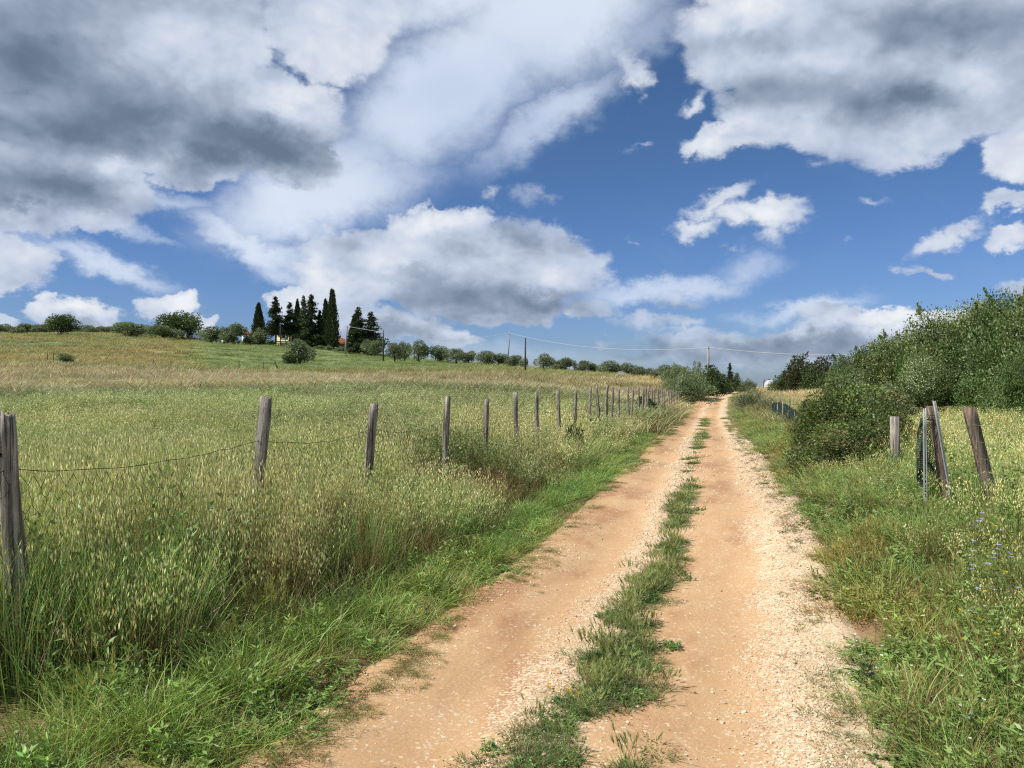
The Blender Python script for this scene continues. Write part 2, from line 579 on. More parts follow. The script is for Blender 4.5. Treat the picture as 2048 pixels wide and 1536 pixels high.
def H(x, y):
    """ground height"""
    x = np.asarray(x, float)
    y = np.asarray(y, float)
    shp = np.broadcast(x, y).shape
    xf, yf = np.broadcast_to(x, shp).ravel(), np.broadcast_to(y, shp).ravel()
    out = np.empty(len(xf))
    for i in range(0, len(xf), 20000):
        a, b = xf[i:i + 20000], yf[i:i + 20000]
        d = np.hypot(a[:, None] - _cp[None, :, 0], b[:, None] - _cp[None, :, 1])
        out[i:i + 20000] = np.sqrt(d ** 2 + 9.0) @ _w[:_n] + _w[_n] + _w[_n + 1] * a / 100 + _w[_n + 2] * b / 100
    out = out.reshape(shp)
    far = np.hypot(x, y)
    out = out + (fbm(x, y, 3.0, 2, 3) - .5) * .10 * sstep(1.5, 3.5, np.abs(lateral(x, y))) * (1 + far / 120)
    return out


def road_profile(lat, y):
    a = np.abs(lat)
    rut = -0.045 * np.exp(-((a - 0.66) / 0.26) ** 2)
    edge = -0.10 * sstep(1.28, 1.55, a)
    return rut + edge + 0.012 * (fbm(lat * 1.0, y, 0.5, 9, 3) - .5) * 2


# colour of the plant cover over the country, used for the ground and the grass growing on it
def cover_col(x, y):
    x = np.asarray(x, float)
    y = np.asarray(y, float)
    a = x / np.maximum(y, 1)
    n1 = fbm(x, y, 9, 21, 4)
    n2 = fbm(x, y, 30, 31, 3)
    n3 = fbm(x * .35, y, 5, 41, 3)
    c = lambda r, g, b: np.array([r, g, b])
    mix = lambda A, B, f: A + (B - A) * np.asarray(f)[..., None]
    base = mix(c(.155, .165, .062)[None], c(.235, .215, .088)[None], sstep(.35, .65, n1)) if x.ndim else None
    # band of greener grass in mid field, then pale pinkish dry grass
    yy = y + (n2 - .5) * 44 + (n1 - .5) * 14 - a * 12
    base = mix(base, c(.165, .190, .075)[None], sstep(20, 31, yy) * (1 - sstep(36, 52, yy)) * (.35 + .6 * sstep(.4, .6, n3)))
    base = mix(base, c(.300, .272, .150)[None], sstep(36, 56, yy) * (1 - sstep(80, 98, yy)) * (.55 + .45 * sstep(.35, .6, n3)))
    base = mix(base, c(.215, .230, .085)[None], sstep(84, 96, yy) * (.6 + .4 * n3))
    # sown green field on the slope below the house
    gr = sstep(-.435, -.39, a + (n2 - .5) * .05) * (1 - sstep(-.12, .02, a + (n2 - .5) * .1)) * sstep(90, 100, y + (n2 - .5) * 10 - (a + .25) * 30)
    base = mix(base, c(.165, .215, .082)[None], gr * .9)
    # rough hillside on the far left
    fl = (1 - sstep(-.45, -.40, a)) * sstep(85, 100, y)
    base = mix(base, mix(c(.275, .235, .105)[None], c(.20, .225, .095)[None], sstep(.35, .65, fbm(x * .18, y, 7, 43, 4))), fl * .9)
    # yellow hay on the ridge by the trees
    rg = np.maximum(sstep(.10, .18, a) * sstep(66, 84, y), sstep(4.5, 7, lateral(x, y)) * sstep(34, 44, y) * (a < .5))
    base = mix(base, c(.40, .34, .165)[None], rg * .85)
    return base * 1.42 * (0.80 + .40 * fbm(x * .5, y, 1.7, 51, 3))[..., None]


def sinh_axis(lo, hi, n, k):
    t = np.linspace(math.asinh(lo / k), math.asinh(hi / k), n)
    return np.sinh(t) * k


# ------------------------------------------------------------------ materials
def new_mat(name):
    m = bpy.data.materials.new(name)
    m.use_nodes = True
    m.node_tree.nodes.clear()
    g = NT(m.node_tree)
    out = m.node_tree.nodes.new('ShaderNodeOutputMaterial')
    return m, g, out


def attr(g, name, typ='GEOMETRY', out='Color'):
    n = g.n.new('ShaderNodeAttribute')
    n.attribute_name = name
    n.attribute_type = typ
    return n.outputs[out]


def principled(g, col, rough=0.8, spec=0.2, normal=None, metal=0.0):
    n = g.n.new('ShaderNodeBsdfPrincipled')
    g._in(n.inputs['Base Color'], col)
    g._in(n.inputs['Roughness'], rough)
    g._in(n.inputs['Specular IOR Level'], spec)
    g._in(n.inputs['Metallic'], metal)
    if normal is not None:
        g.l.new(normal, n.inputs['Normal'])
    return n.outputs[0]


def bump(g, h, strength=0.5, dist=0.02):
    n = g.n.new('ShaderNodeBump')
    n.inputs['Strength'].default_value = strength
    n.inputs['Distance'].default_value = dist
    g.l.new(h, n.inputs['Height'])
    return n.outputs[0]


def leafy(name, instanced=False, transl=0.35, rough=0.55, spec=0.25, vary=0.18):
    """plant matter: vertex colour times an optional tint of the instance, partly letting light through"""
    m, g, out = new_mat(name)
    c = attr(g, 'col')
    if instanced:
        c = g.mix(1.0, c, attr(g, 'tint', 'INSTANCER'), 'MULTIPLY')
    oi = g.n.new('ShaderNodeObjectInfo')
    f = g.rng(oi.outputs['Random'], 0, 1, 1 - vary, 1 + vary)
    c = g.vmath('SCALE', c, scale=f)
    p = principled(g, c, rough, spec)
    tr = g.n.new('ShaderNodeBsdfTranslucent')
    g._in(tr.inputs[0], g.mix(1.0, c, (1.15, 1.2, .75), 'MULTIPLY'))
    ms = g.n.new('ShaderNodeMixShader')
    ms.inputs[0].default_value = transl
    g.l.new(p, ms.inputs[1])
    g.l.new(tr.outputs[0], ms.inputs[2])
    g.l.new(ms.outputs[0], out.inputs[0])
    return m


M_PLANT = leafy('grass_blades', True, .24, .42, .35)
M_LEAF = leafy('tree_leaves', False, .25, .45, .3, .12)


def mat_ground():
    m, g, out = new_mat('ground_cover_soil')
    tc = g.n.new('ShaderNodeTexCoord')
    P = tc.outputs['Object']
    c = attr(g, 'col')
    soil = g.n.new('ShaderNodeAttribute')
    soil.attribute_name = 'soil'
    sf = soil.outputs['Fac']
    n1 = g.noise(P, 6.0, 6, .65)
    n2 = g.noise(g.vmath('MULTIPLY', P, (1, .5, 1)), 0.9, 7, .7)
    c = g.vmath('SCALE', c, scale=g.rng(n2, .25, .75, .62, 1.38, clamp=False))
    c = g.vmath('SCALE', c, scale=g.rng(n1, .2, .8, .55, 1.25))
    s1 = g.mix(n1, (.16, .095, .05), (.45, .29, .16))
    c = g.mix(sf, c, s1)
    nb = g.noise(P, 18.0, 4, .7)
    g.l.new(principled(g, c, .95, .05, bump(g, g.add(nb, g.mul(n1, 2.0)), .7, .05)), out.inputs[0])
    return m


def mat_road():
    m, g, out = new_mat('road_dirt')
    uv = g.n.new('ShaderNodeUVMap')
    uv.uv_map = 'UVMap'
    q = g.sep(uv.outputs[0])            # u = metres across, v = metres along
    tc = g.n.new('ShaderNodeTexCoord')
    P = tc.outputs['Object']
    lat, along = q[0], q[1]
    Pl = g.comb(g.mul(lat, 1.0), g.mul(along, 0.42), 0.0)
    big = g.noise(Pl, 1.3, 5, .6)
    med = g.noise(Pl, 5.0, 5, .65)
    fine = g.noise(P, 60.0, 4, .7)
    grit = g.voronoi(P, 70.0, 'F1', out='Color')
    gd = g.voronoi(P, 70.0, 'F1')
    grit2 = g.voronoi(P, 130.0, 'F1', out='Color')
    gs = g.sep(grit)
    gs2 = g.sep(grit2)
    al = g.math('ABSOLUTE', lat)
    wob = g.mul(g.sub(big, .5), 1.1)
    latw = g.add(lat, wob)
    # smooth wheel tracks of packed earth
    track = g.mx(g.sm(g.math('ABSOLUTE', g.sub(g.add(lat, g.mul(wob, .4)), -0.78)), .50, .15), g.sm(g.math('ABSOLUTE', g.sub(g.add(lat, g.mul(wob, .4)), 0.42)), .36, .10))
    tan = g.mix(med, (.475, .29, .145), (.565, .37, .20))
    redp = g.sm(big, .48, .64)
    tan = g.mix(g.mul(redp, .85), tan, (.38, .205, .105))
    # white limestone chips, thick along the outer edge and beside the grass strip
    edge = g.sm(latw, .62, 1.05)
    mid = g.sm(g.math('ABSOLUTE', g.sub(latw, -0.28)), .36, .05)
    gravel = g.mx(edge, g.mul(mid, .75))
    gravel = g.mul(gravel, g.sub(1.15, g.mul(track, .55)))
    amount = g.add(g.mul(gravel, .55), g.add(-.02, g.mul(g.sub(med, .5), .45)))
    chip = g.sm(g.add(gs[0], amount), .86, 1.0)
    chip2 = g.mul(g.sm(g.add(gs2[0], g.mul(amount, .9)), .84, 1.0), .8)
    shade = g.sm(gd, .02, .0085)
    cc = g.mix(gs[1], (.54, .40, .24), (.72, .61, .44))
    c = g.mix(chip2, tan, g.mix(gs2[1], (.50, .33, .19), (.64, .49, .33)))
    c = g.mix(chip, c, cc)
    c = g.vmath('SCALE', c, scale=g.rng(fine, .3, .7, .86, 1.12))
    wash = g.noise(Pl, .35, 3, .5)
    c = g.vmath('SCALE', c, scale=g.rng(wash, .3, .7, .90, 1.10))
    h = g.add(g.mul(g.mul(chip, g.rng(gd, 0.0, .012, 1.0, 0.0)), 1.0), g.mul(fine, .35))
    h = g.add(h, g.mul(med, .9))
    g.l.new(principled(g, c, .93, .08, bump(g, h, .75, .012)), out.inputs[0])
    return m


def mat_wood(name, a, b, scale=1.0):
    m, g, out = new_mat(name)
    tc = g.n.new('ShaderNodeTexCoord')
    oi = g.n.new('ShaderNodeObjectInfo')
    P = g.vmath('ADD', tc.outputs['Object'], g.comb(g.mul(oi.outputs['Random'], 37.0), 0.0, g.mul(oi.outputs['Random'], 11.0)))
    Ps = g.vmath('MULTIPLY', P, (34 * scale, 34 * scale, 1.6 * scale))
    n = g.noise(Ps, 1.0, 6, .65, .3)
    crack = g.noise(g.vmath('MULTIPLY', P, (60 * scale, 60 * scale, 1.2 * scale)), 1.0, 3, .6)
    blot = g.noise(P, 7.0, 5, .65)
    lich = g.noise(P, 24.0, 4, .7)
    c = g.mix(g.sm(n, .3, .7), a, b)
    c = g.vmath('SCALE', c, scale=g.rng(crack, .36, .46, .35, 1.0))
    c = g.vmath('SCALE', c, scale=g.rng(blot, .3, .7, .72, 1.2))
    c = g.mix(g.sm(lich, .66, .72), c, (.36, .36, .30))
    hh = g.add(n, g.mul(g.sm(crack, .36, .48), 1.5))
    g.l.new(principled(g, c, .9, .1, bump(g, hh, .8, .01)), out.inputs[0])
    return m


def mat_plain(name, col, rough=.8, spec=.2, metal=0.0, noise=.15, scale=8.0):
    m, g, out = new_mat(name)
    tc = g.n.new('ShaderNodeTexCoord')
    n = g.noise(tc.outputs['Object'], scale, 5, .65)
    c = g.vmath('SCALE', col, scale=g.rng(n, .25, .75, 1 - noise, 1 + noise))
    g.l.new(principled(g, c, rough, spec, bump(g, n, .2, .01), metal), out.inputs[0])
    return m


M_GROUND = mat_ground()
M_ROAD = mat_road()
M_POST = mat_wood('weathered_post_wood', (.15, .125, .10), (.43, .385, .325))
M_POST_BROWN = mat_wood('brown_post_wood', (.12, .09, .065), (.30, .235, .18))
M_BARK = mat_wood('bark', (.055, .045, .035), (.13, .11, .085), .3)
M_WIRE = mat_plain('rusty_wire', (.045, .04, .035), .8, .2, .2)
M_STEEL = mat_plain('galvanised_steel', (.33, .35, .33), .6, .4, .2, .3, 20)
M_NET = mat_plain('green_plastic_net', (.028, .058, .046), .6, .3)
M_CONCRETE = mat_plain('concrete_pole', (.30, .29, .27), .9, .1)
M_DARKPOLE = mat_plain('dark_pole_wood', (.075, .065, .06), .9, .1)
M_CABLE = mat_plain('pale_cable', (.46, .48, .52), .5, .4)


def build_ground():
    xs = np.concatenate([sinh_axis(-900, 900, 420, 3.0)])
    ys = np.concatenate([sinh_axis(-300, 1000, 460, 4.0)])
    # shift the fine part of the grid to follow the road
    X, Y = np.meshgrid(xs, ys)
    X = X + road_x(Y) * np.exp(-(Y / 150) ** 2) * np.exp(-(X / 200) ** 2)
    lat = lateral(X, Y)
    Z = H(X, Y)
    onroad = 1 - sstep(1.15, 1.55, np.abs(lat) + (fbm(X, Y, .5, 61, 3) - .5) * .4)
    on = onroad * (1 - sstep(128, 135, Y)) * sstep(-14, -10, Y)
    Z = Z - 0.12 * on
    V = np.stack([X, Y, Z], -1).reshape(-1, 3)
    ny, nx = X.shape
    idx = np.arange(nx * ny).reshape(ny, nx)
    Q = np.stack([idx[:-1, :-1], idx[:-1, 1:], idx[1:, 1:], idx[1:, :-1]], -1).reshape(-1, 4)
    col = cover_col(X.ravel(), Y.ravel()) * .85
    me = mk_mesh('ground', V, Q, col=col, mat=M_GROUND, smooth=True)
    a = me.attributes.new('soil', 'FLOAT', 'POINT')
    n = fbm(X, Y, .7, 71, 3)
    soil = 1 - sstep(1.3, 2.1, np.abs(lat) + (n - .5) * 1.2)
    near = (1 - sstep(10, 40, Y)) * .55
    a.data.foreach_set('value', np.maximum(soil, near).ravel().astype(np.float32))
    o = obj('ground', me)
    tag(o, 'rolling grassland rising to a low ridge', kind='structure')


def build_road():
    ys = np.concatenate([np.arange(-12, 2.0, .25), np.arange(2.0, 12, .05), np.arange(12, 40, .2), np.arange(40, 132, .6)])
    ls = np.linspace(-1.62, 1.62, 75)
    Lg, Yg = np.meshgrid(ls, ys)
    sl = road_x(Yg + .5) - road_x(Yg - .5)
    nrm = 1 / np.sqrt(1 + sl ** 2)
    X = road_x(Yg) + Lg * nrm
    Y = Yg - Lg * sl * nrm
    Z = H(X, Y) + road_profile(Lg, Y) + .004
    ny, nx = X.shape
    idx = np.arange(nx * ny).reshape(ny, nx)
    Q = np.stack([idx[:-1, :-1], idx[:-1, 1:], idx[1:, 1:], idx[1:, :-1]], -1).reshape(-1, 4)
    me = mk_mesh('dirt_road', np.stack([X, Y, Z], -1).reshape(-1, 3), Q, mat=M_ROAD, smooth=True)
    uvl = me.uv_layers.new(name='UVMap')
    along = np.cumsum(np.r_[0, np.hypot(np.diff(ys), np.diff(road_x(ys)))])
    UV = np.stack([Lg, np.repeat(along[:, None], nx, 1)], -1).reshape(-1, 2)
    li = np.empty(len(me.loops), np.int32)
    me.loops.foreach_get('vertex_index', li)
    uvl.data.foreach_set('uv', UV[li].astype(np.float32).ravel())
    o = obj('dirt_road', me)
    tag(o, 'two wheel tracks of orange earth with white gravel running up to the ridge', kind='structure')


def road_surface(x, y):
    return H(x, y) + road_profile(lateral(x, y), y) + .004


build_ground()
build_road()

# ------------------------------------------------------------------ grass clumps
def blades(n, rad, h, w, lean, curve, seg, c0, c1, rs, hv=.4, cv=.38, tipw=.05, out_lean=0.4):
    """ribbons: returns V, Q, col"""
    b = rs.rand(n)
    ang = rs.rand(n) * 2 * math.pi
    rr = rad * np.sqrt(rs.rand(n))
    base = np.stack([rr * np.cos(ang), rr * np.sin(ang), np.zeros(n)], -1)
    az = np.where(rs.rand(n) < out_lean, ang, rs.rand(n) * 2 * math.pi)
    d = np.stack([np.cos(az), np.sin(az), np.zeros(n)], -1)
    hh = h * (1 - hv + hv * 2 * rs.rand(n)) * .95
    ln = lean * rs.rand(n)
    cu = curve * rs.rand(n)
    wa = rs.rand(n) * math.pi
    wd = np.stack([np.cos(wa), np.sin(wa), np.zeros(n)], -1)
    t = np.linspace(0, 1, seg + 1)
    sp = base[:, None] + d[:, None] * (hh[:, None] * (ln[:, None] * t + cu[:, None] * t ** 2.2))[..., None]
    sp = sp + np.array([0, 0, 1.0]) * (hh[:, None] * (t - .35 * cu[:, None] * t ** 2.5))[..., None]
    ww = (w * (.6 + .8 * b))[:, None] * np.maximum(1 - t ** 1.8, tipw)[None] * .5
    L = sp - wd[:, None] * ww[..., None]
    Rr = sp + wd[:, None] * ww[..., None]
    V = np.stack([L, Rr], 2).reshape(n, -1, 3)
    k = (seg + 1) * 2
    q = np.array([[2 * i, 2 * i + 1, 2 * i + 3, 2 * i + 2] for i in range(seg)])
    Q = (np.arange(n) * k)[:, None, None] + q[None]
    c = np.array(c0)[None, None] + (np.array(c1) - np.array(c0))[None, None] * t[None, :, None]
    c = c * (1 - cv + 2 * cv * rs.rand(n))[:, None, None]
    c = c * (1 + .12 * rs.randn(n, 1, 3))
    col = np.repeat(np.clip(c, .005, .9), 2, axis=1)
    return V.reshape(-1, 3), Q.reshape(-1, 4), col.reshape(-1, 3), sp, hh


def diamonds(P, D, L, W, c, rs, cv=.2):
    """flat pointed flakes at P hanging along D"""
    n = len(P)
    D = D / (np.linalg.norm(D, axis=1)[:, None] + 1e-9)
    r = rs.randn(n, 3)
    s = np.cross(D, r)
    s /= np.linalg.norm(s, axis=1)[:, None] + 1e-9
    L = np.broadcast_to(L, n)[:, None] * (.75 + .5 * rs.rand(n))[:, None]
    W = np.broadcast_to(W, n)[:, None] * (.75 + .5 * rs.rand(n))[:, None]
    V = np.stack([P, P + D * L * .42 + s * W * .5, P + D * L, P + D * L * .42 - s * W * .5], 1)
    Q = np.arange(n * 4).reshape(n, 4)
    cc = np.array(c)[None] * (1 - cv + 2 * cv * rs.rand(n))[:, None] * (1 + .06 * rs.randn(n, 3))
    return V.reshape(-1, 3), Q, np.repeat(np.clip(cc, .005, .95), 4, axis=0)


def join(parts):
    V, Q, C, n = [], [], [], 0
    for v, q, c in parts:
        V.append(v)
        Q.append(q + n)
        C.append(c)
        n += len(v)
    return np.concatenate(V), np.concatenate(Q), np.concatenate(C)


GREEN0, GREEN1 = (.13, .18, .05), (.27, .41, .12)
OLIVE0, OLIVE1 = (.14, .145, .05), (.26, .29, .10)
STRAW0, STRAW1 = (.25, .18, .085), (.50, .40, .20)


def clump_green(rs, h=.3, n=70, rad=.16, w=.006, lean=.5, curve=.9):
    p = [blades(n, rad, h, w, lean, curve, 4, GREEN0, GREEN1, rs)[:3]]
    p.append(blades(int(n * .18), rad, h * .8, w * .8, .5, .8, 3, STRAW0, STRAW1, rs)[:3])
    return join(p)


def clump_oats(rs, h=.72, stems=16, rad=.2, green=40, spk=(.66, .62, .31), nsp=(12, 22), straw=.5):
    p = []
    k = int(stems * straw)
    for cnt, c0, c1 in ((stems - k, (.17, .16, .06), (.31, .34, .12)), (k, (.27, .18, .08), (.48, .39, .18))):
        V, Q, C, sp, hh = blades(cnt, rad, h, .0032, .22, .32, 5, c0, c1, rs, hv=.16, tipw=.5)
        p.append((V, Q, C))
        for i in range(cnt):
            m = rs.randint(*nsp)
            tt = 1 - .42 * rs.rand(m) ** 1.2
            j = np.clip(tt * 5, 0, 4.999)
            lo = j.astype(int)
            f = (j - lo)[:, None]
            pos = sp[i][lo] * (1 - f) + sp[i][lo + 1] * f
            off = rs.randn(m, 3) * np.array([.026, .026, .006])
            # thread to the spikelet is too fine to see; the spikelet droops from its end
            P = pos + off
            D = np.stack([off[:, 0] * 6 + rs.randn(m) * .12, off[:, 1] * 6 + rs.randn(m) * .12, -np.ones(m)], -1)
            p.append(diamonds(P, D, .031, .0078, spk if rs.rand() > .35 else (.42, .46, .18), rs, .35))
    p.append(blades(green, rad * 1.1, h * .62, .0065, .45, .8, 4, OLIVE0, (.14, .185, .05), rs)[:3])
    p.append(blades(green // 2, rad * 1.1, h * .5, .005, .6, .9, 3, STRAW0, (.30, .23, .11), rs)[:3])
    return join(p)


def clump_dry(rs, h=.6):
    p = [blades(34, .17, h, .004, .35, .4, 4, (.17, .105, .055), (.35, .26, .13), rs)[:3],
         blades(30, .18, h * .6, .006, .6, .9, 3, (.09, .08, .03), (.15, .16, .05), rs)[:3]]
    return join(p)


def clump_barley(rs, h=.3, n=16, rad=.08):
    V, Q, C, sp, hh = blades(n, rad, h, .003, .28, .25, 4, (.12, .16, .05), (.22, .25, .09), rs, hv=.2, tipw=.6)
    p = [(V, Q, C)]
    for i in range(n):
        a, b = sp[i][-2], sp[i][-1]
        d = (b - a) / np.linalg.norm(b - a)
        m = 26
        t = rs.rand(m)
        P = b - d * .01 + d * (t * .055)[:, None]
        r = rs.randn(m, 3)
        D = d[None] * 1.0 + r * .2
        p.append(diamonds(P, D, .045, .0022, (.34, .37, .14), rs, .2))
        p.append(diamonds(P[:8], d[None] + r[:8] * .1, .02, .008, (.30, .34, .12), rs, .2))
    p.append(blades(26, rad * 1.4, h * .5, .005, .7, .9, 3, GREEN0, (.14, .2, .055), rs)[:3])
    return join(p)


def clump_herb(rs, h=.3, n=12, rad=.12, leaf=(.045, .018), c=(.17, .27, .075)):
    """small leafy herbs"""
    V, Q, C, sp, hh = blades(n, rad, h, .0035, .35, .3, 3, (.07, .1, .03), (.12, .17, .05), rs, tipw=.6)
    p = [(V, Q, C)]
    for i in range(n):
        m = 22
        t = rs.rand(m) * 2.999
        lo = t.astype(int)
        f = (t - lo)[:, None]
        P = sp[i][lo] * (1 - f) + sp[i][lo + 1] * f
        a = rs.rand(m) * 6.28
        D = np.stack([np.cos(a), np.sin(a), .15 + .7 * rs.rand(m)], -1)
        p.append(diamonds(P, D, leaf[0], leaf[1], c, rs, .3))
    return join(p)


def clump_flat(rs, rad=.13):
    """low sparse plants of trodden ground"""
    p = [blades(46, rad, .06, .0045, 1.6, .9, 3, (.09, .13, .035), (.17, .19, .065), rs, out_lean=.9)[:3],
         blades(22, rad, .05, .004, 1.8, .9, 2, (.20, .14, .07), (.30, .23, .12), rs, out_lean=.9)[:3]]
    m = 60
    P = np.stack([rs.randn(m) * rad * .6, rs.randn(m) * rad * .6, rs.rand(m) * .025], -1)
    a = rs.rand(m) * 6.28
    p.append(diamonds(P, np.stack([np.cos(a), np.sin(a), .3 * rs.rand(m)], -1), .018, .011, (.10, .17, .045), rs, .3))
    return join(p)


def clump_flower(rs, colr, h=.45, size=.014, n=5, rad=.12, petals=9):
    V, Q, C, sp, hh = blades(n, rad, h, .003, .3, .2, 3, (.07, .1, .03), (.12, .16, .05), rs, tipw=.7)
    p = [(V, Q, C)]
    for i in range(n):
        a = np.arange(petals) * 6.283 / petals
        P = np.repeat(sp[i][-1][None], petals, 0)
        D = np.stack([np.cos(a), np.sin(a), .35 + 0 * a], -1)
        p.append(diamonds(P, D, size, size * .6, colr, rs, .1))
    return join(p)


def clump_far(rs, h=.5, n=60, rad=.5):
    """coarse tuft for the field beyond ~25 m"""
    p = [blades(n, rad, h, .022, .4, .5, 2, (.15, .16, .06), (.26, .26, .11), rs, hv=.4)[:3],
         blades(n // 2, rad, h * 1.12, .016, .3, .35, 2, (.24, .2, .09), (.46, .40, .22), rs, hv=.3)[:3]]
    return join(p)


def src(coll_name, makers):
    c = bpy.data.collections.new(coll_name)      # never linked to the scene: only a source for scattering
    for i, f in enumerate(makers):
        V, Q, Cc = f(np.random.RandomState(100 + i * 7 + len(coll_name)))
        me = mk_mesh('%s_%02d' % (coll_name, i), V, Q, col=Cc, mat=M_PLANT)
        o = bpy.data.objects.new('%s_%02d' % (coll_name, i), me)
        c.objects.link(o)
    return c


def scatter_group():
    ng = bpy.data.node_groups.new('scatter', 'GeometryNodeTree')
    ng.interface.new_socket('Geometry', in_out='INPUT', socket_type='NodeSocketGeometry')
    cs = ng.interface.new_socket('Source', in_out='INPUT', socket_type='NodeSocketCollection')
    ng.interface.new_socket('Geometry', in_out='OUTPUT', socket_type='NodeSocketGeometry')
    N, L = ng.nodes, ng.links
    gi, go = N.new('NodeGroupInput'), N.new('NodeGroupOutput')
    ci = N.new('GeometryNodeCollectionInfo')
    ci.inputs['Separate Children'].default_value = True
    ci.inputs['Reset Children'].default_value = True
    L.new(gi.outputs['Source'], ci.inputs['Collection'])
    ip = N.new('GeometryNodeInstanceOnPoints')
    L.new(gi.outputs['Geometry'], ip.inputs['Points'])
    L.new(ci.outputs[0], ip.inputs['Instance'])
    ip.inputs['Pick Instance'].default_value = True
    for nm, typ, sock in (('idx', 'INT', 'Instance Index'), ('rot', 'FLOAT_VECTOR', 'Rotation'), ('scl', 'FLOAT_VECTOR', 'Scale')):
        a = N.new('GeometryNodeInputNamedAttribute')
        a.data_type = typ
        a.inputs['Name'].default_value = nm
        L.new(a.outputs['Attribute'], ip.inputs[sock])
    L.new(ip.outputs[0], go.inputs[0])
    return ng, cs.identifier


SCATTER, SOCK = scatter_group()


def scatter(name, coll, P, yaw, scl, idx, tint, label, tilt=.12):
    n = len(P)
    me = bpy.data.meshes.new(name)
    me.vertices.add(n)
    me.vertices.foreach_set('co', np.asarray(P, np.float32).ravel())
    rot = np.stack([R.randn(n) * tilt * .5, R.randn(n) * tilt * .5, yaw], -1)
    for nm, typ, dat in (('rot', 'FLOAT_VECTOR', rot), ('scl', 'FLOAT_VECTOR', scl), ('tint', 'FLOAT_VECTOR', tint)):
        a = me.attributes.new(nm, typ, 'POINT')
        a.data.foreach_set('vector', np.asarray(dat, np.float32).ravel())
    a = me.attributes.new('idx', 'INT', 'POINT')
    a.data.foreach_set('value', np.asarray(idx, np.int32))
    o = obj(name, me)
    mod = o.modifiers.new('scatter', 'NODES')
    mod.node_group = SCATTER
    mod[SOCK] = coll
    tag(o, label, kind='stuff')
    return o


def wedge(dens, rmax, r0, power=1.5, rmin=1.0, half=math.radians(44), near_half=math.radians(75)):
    """points over the ground in view, thinning out with distance; returns x, y, size factor"""
    rr = np.exp(np.linspace(math.log(rmin), math.log(rmax), 4000))
    hw = half + (near_half - half) * np.exp(-np.maximum(rr - 3, 0) / 3)
    pdf = dens * np.minimum(1, (r0 / rr) ** power) * 2 * hw * rr
    cdf = np.concatenate([[0], np.cumsum((pdf[1:] + pdf[:-1]) / 2 * np.diff(rr))])
    n = int(cdf[-1])
    u = R.rand(n) * cdf[-1]
    r = np.interp(u, cdf, rr)
    a = (R.rand(n) * 2 - 1) * np.interp(r, rr, hw)
    return r * np.sin(a), r * np.cos(a), np.maximum(1, (r / r0)) ** (power * .5)


# --- the tall oat grass of the field and banks
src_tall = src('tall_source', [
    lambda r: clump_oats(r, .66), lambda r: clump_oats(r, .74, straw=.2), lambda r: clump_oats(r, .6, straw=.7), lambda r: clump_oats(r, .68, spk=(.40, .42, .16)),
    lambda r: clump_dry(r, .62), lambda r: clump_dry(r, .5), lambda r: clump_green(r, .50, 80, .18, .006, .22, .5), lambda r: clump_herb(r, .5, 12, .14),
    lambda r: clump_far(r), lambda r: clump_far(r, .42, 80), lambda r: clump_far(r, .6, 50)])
src_short = src('verge_source', [
    lambda r: clump_green(r, .24, 80, .15, .005), lambda r: clump_green(r, .18, 95, .15, .005), lambda r: clump_green(r, .30, 70, .14, .007),
    lambda r: clump_herb(r, .16, 14, .12, (.03, .016)), lambda r: clump_herb(r, .22, 10, .1, (.05, .014), (.20, .31, .09)), lambda r: clump_dry(r, .28),
    lambda r: clump_barley(r, .34), lambda r: clump_flat(r)])
src_track = src('track_source', [
    lambda r: clump_flat(r), lambda r: clump_flat(r, .09), lambda r: clump_barley(r, .17, 14, .06), lambda r: clump_green(r, .1, 60, .09, .0045),
    lambda r: clump_herb(r, .07, 14, .09, (.02, .011)), lambda r: clump_barley(r, .13, 10, .05)])


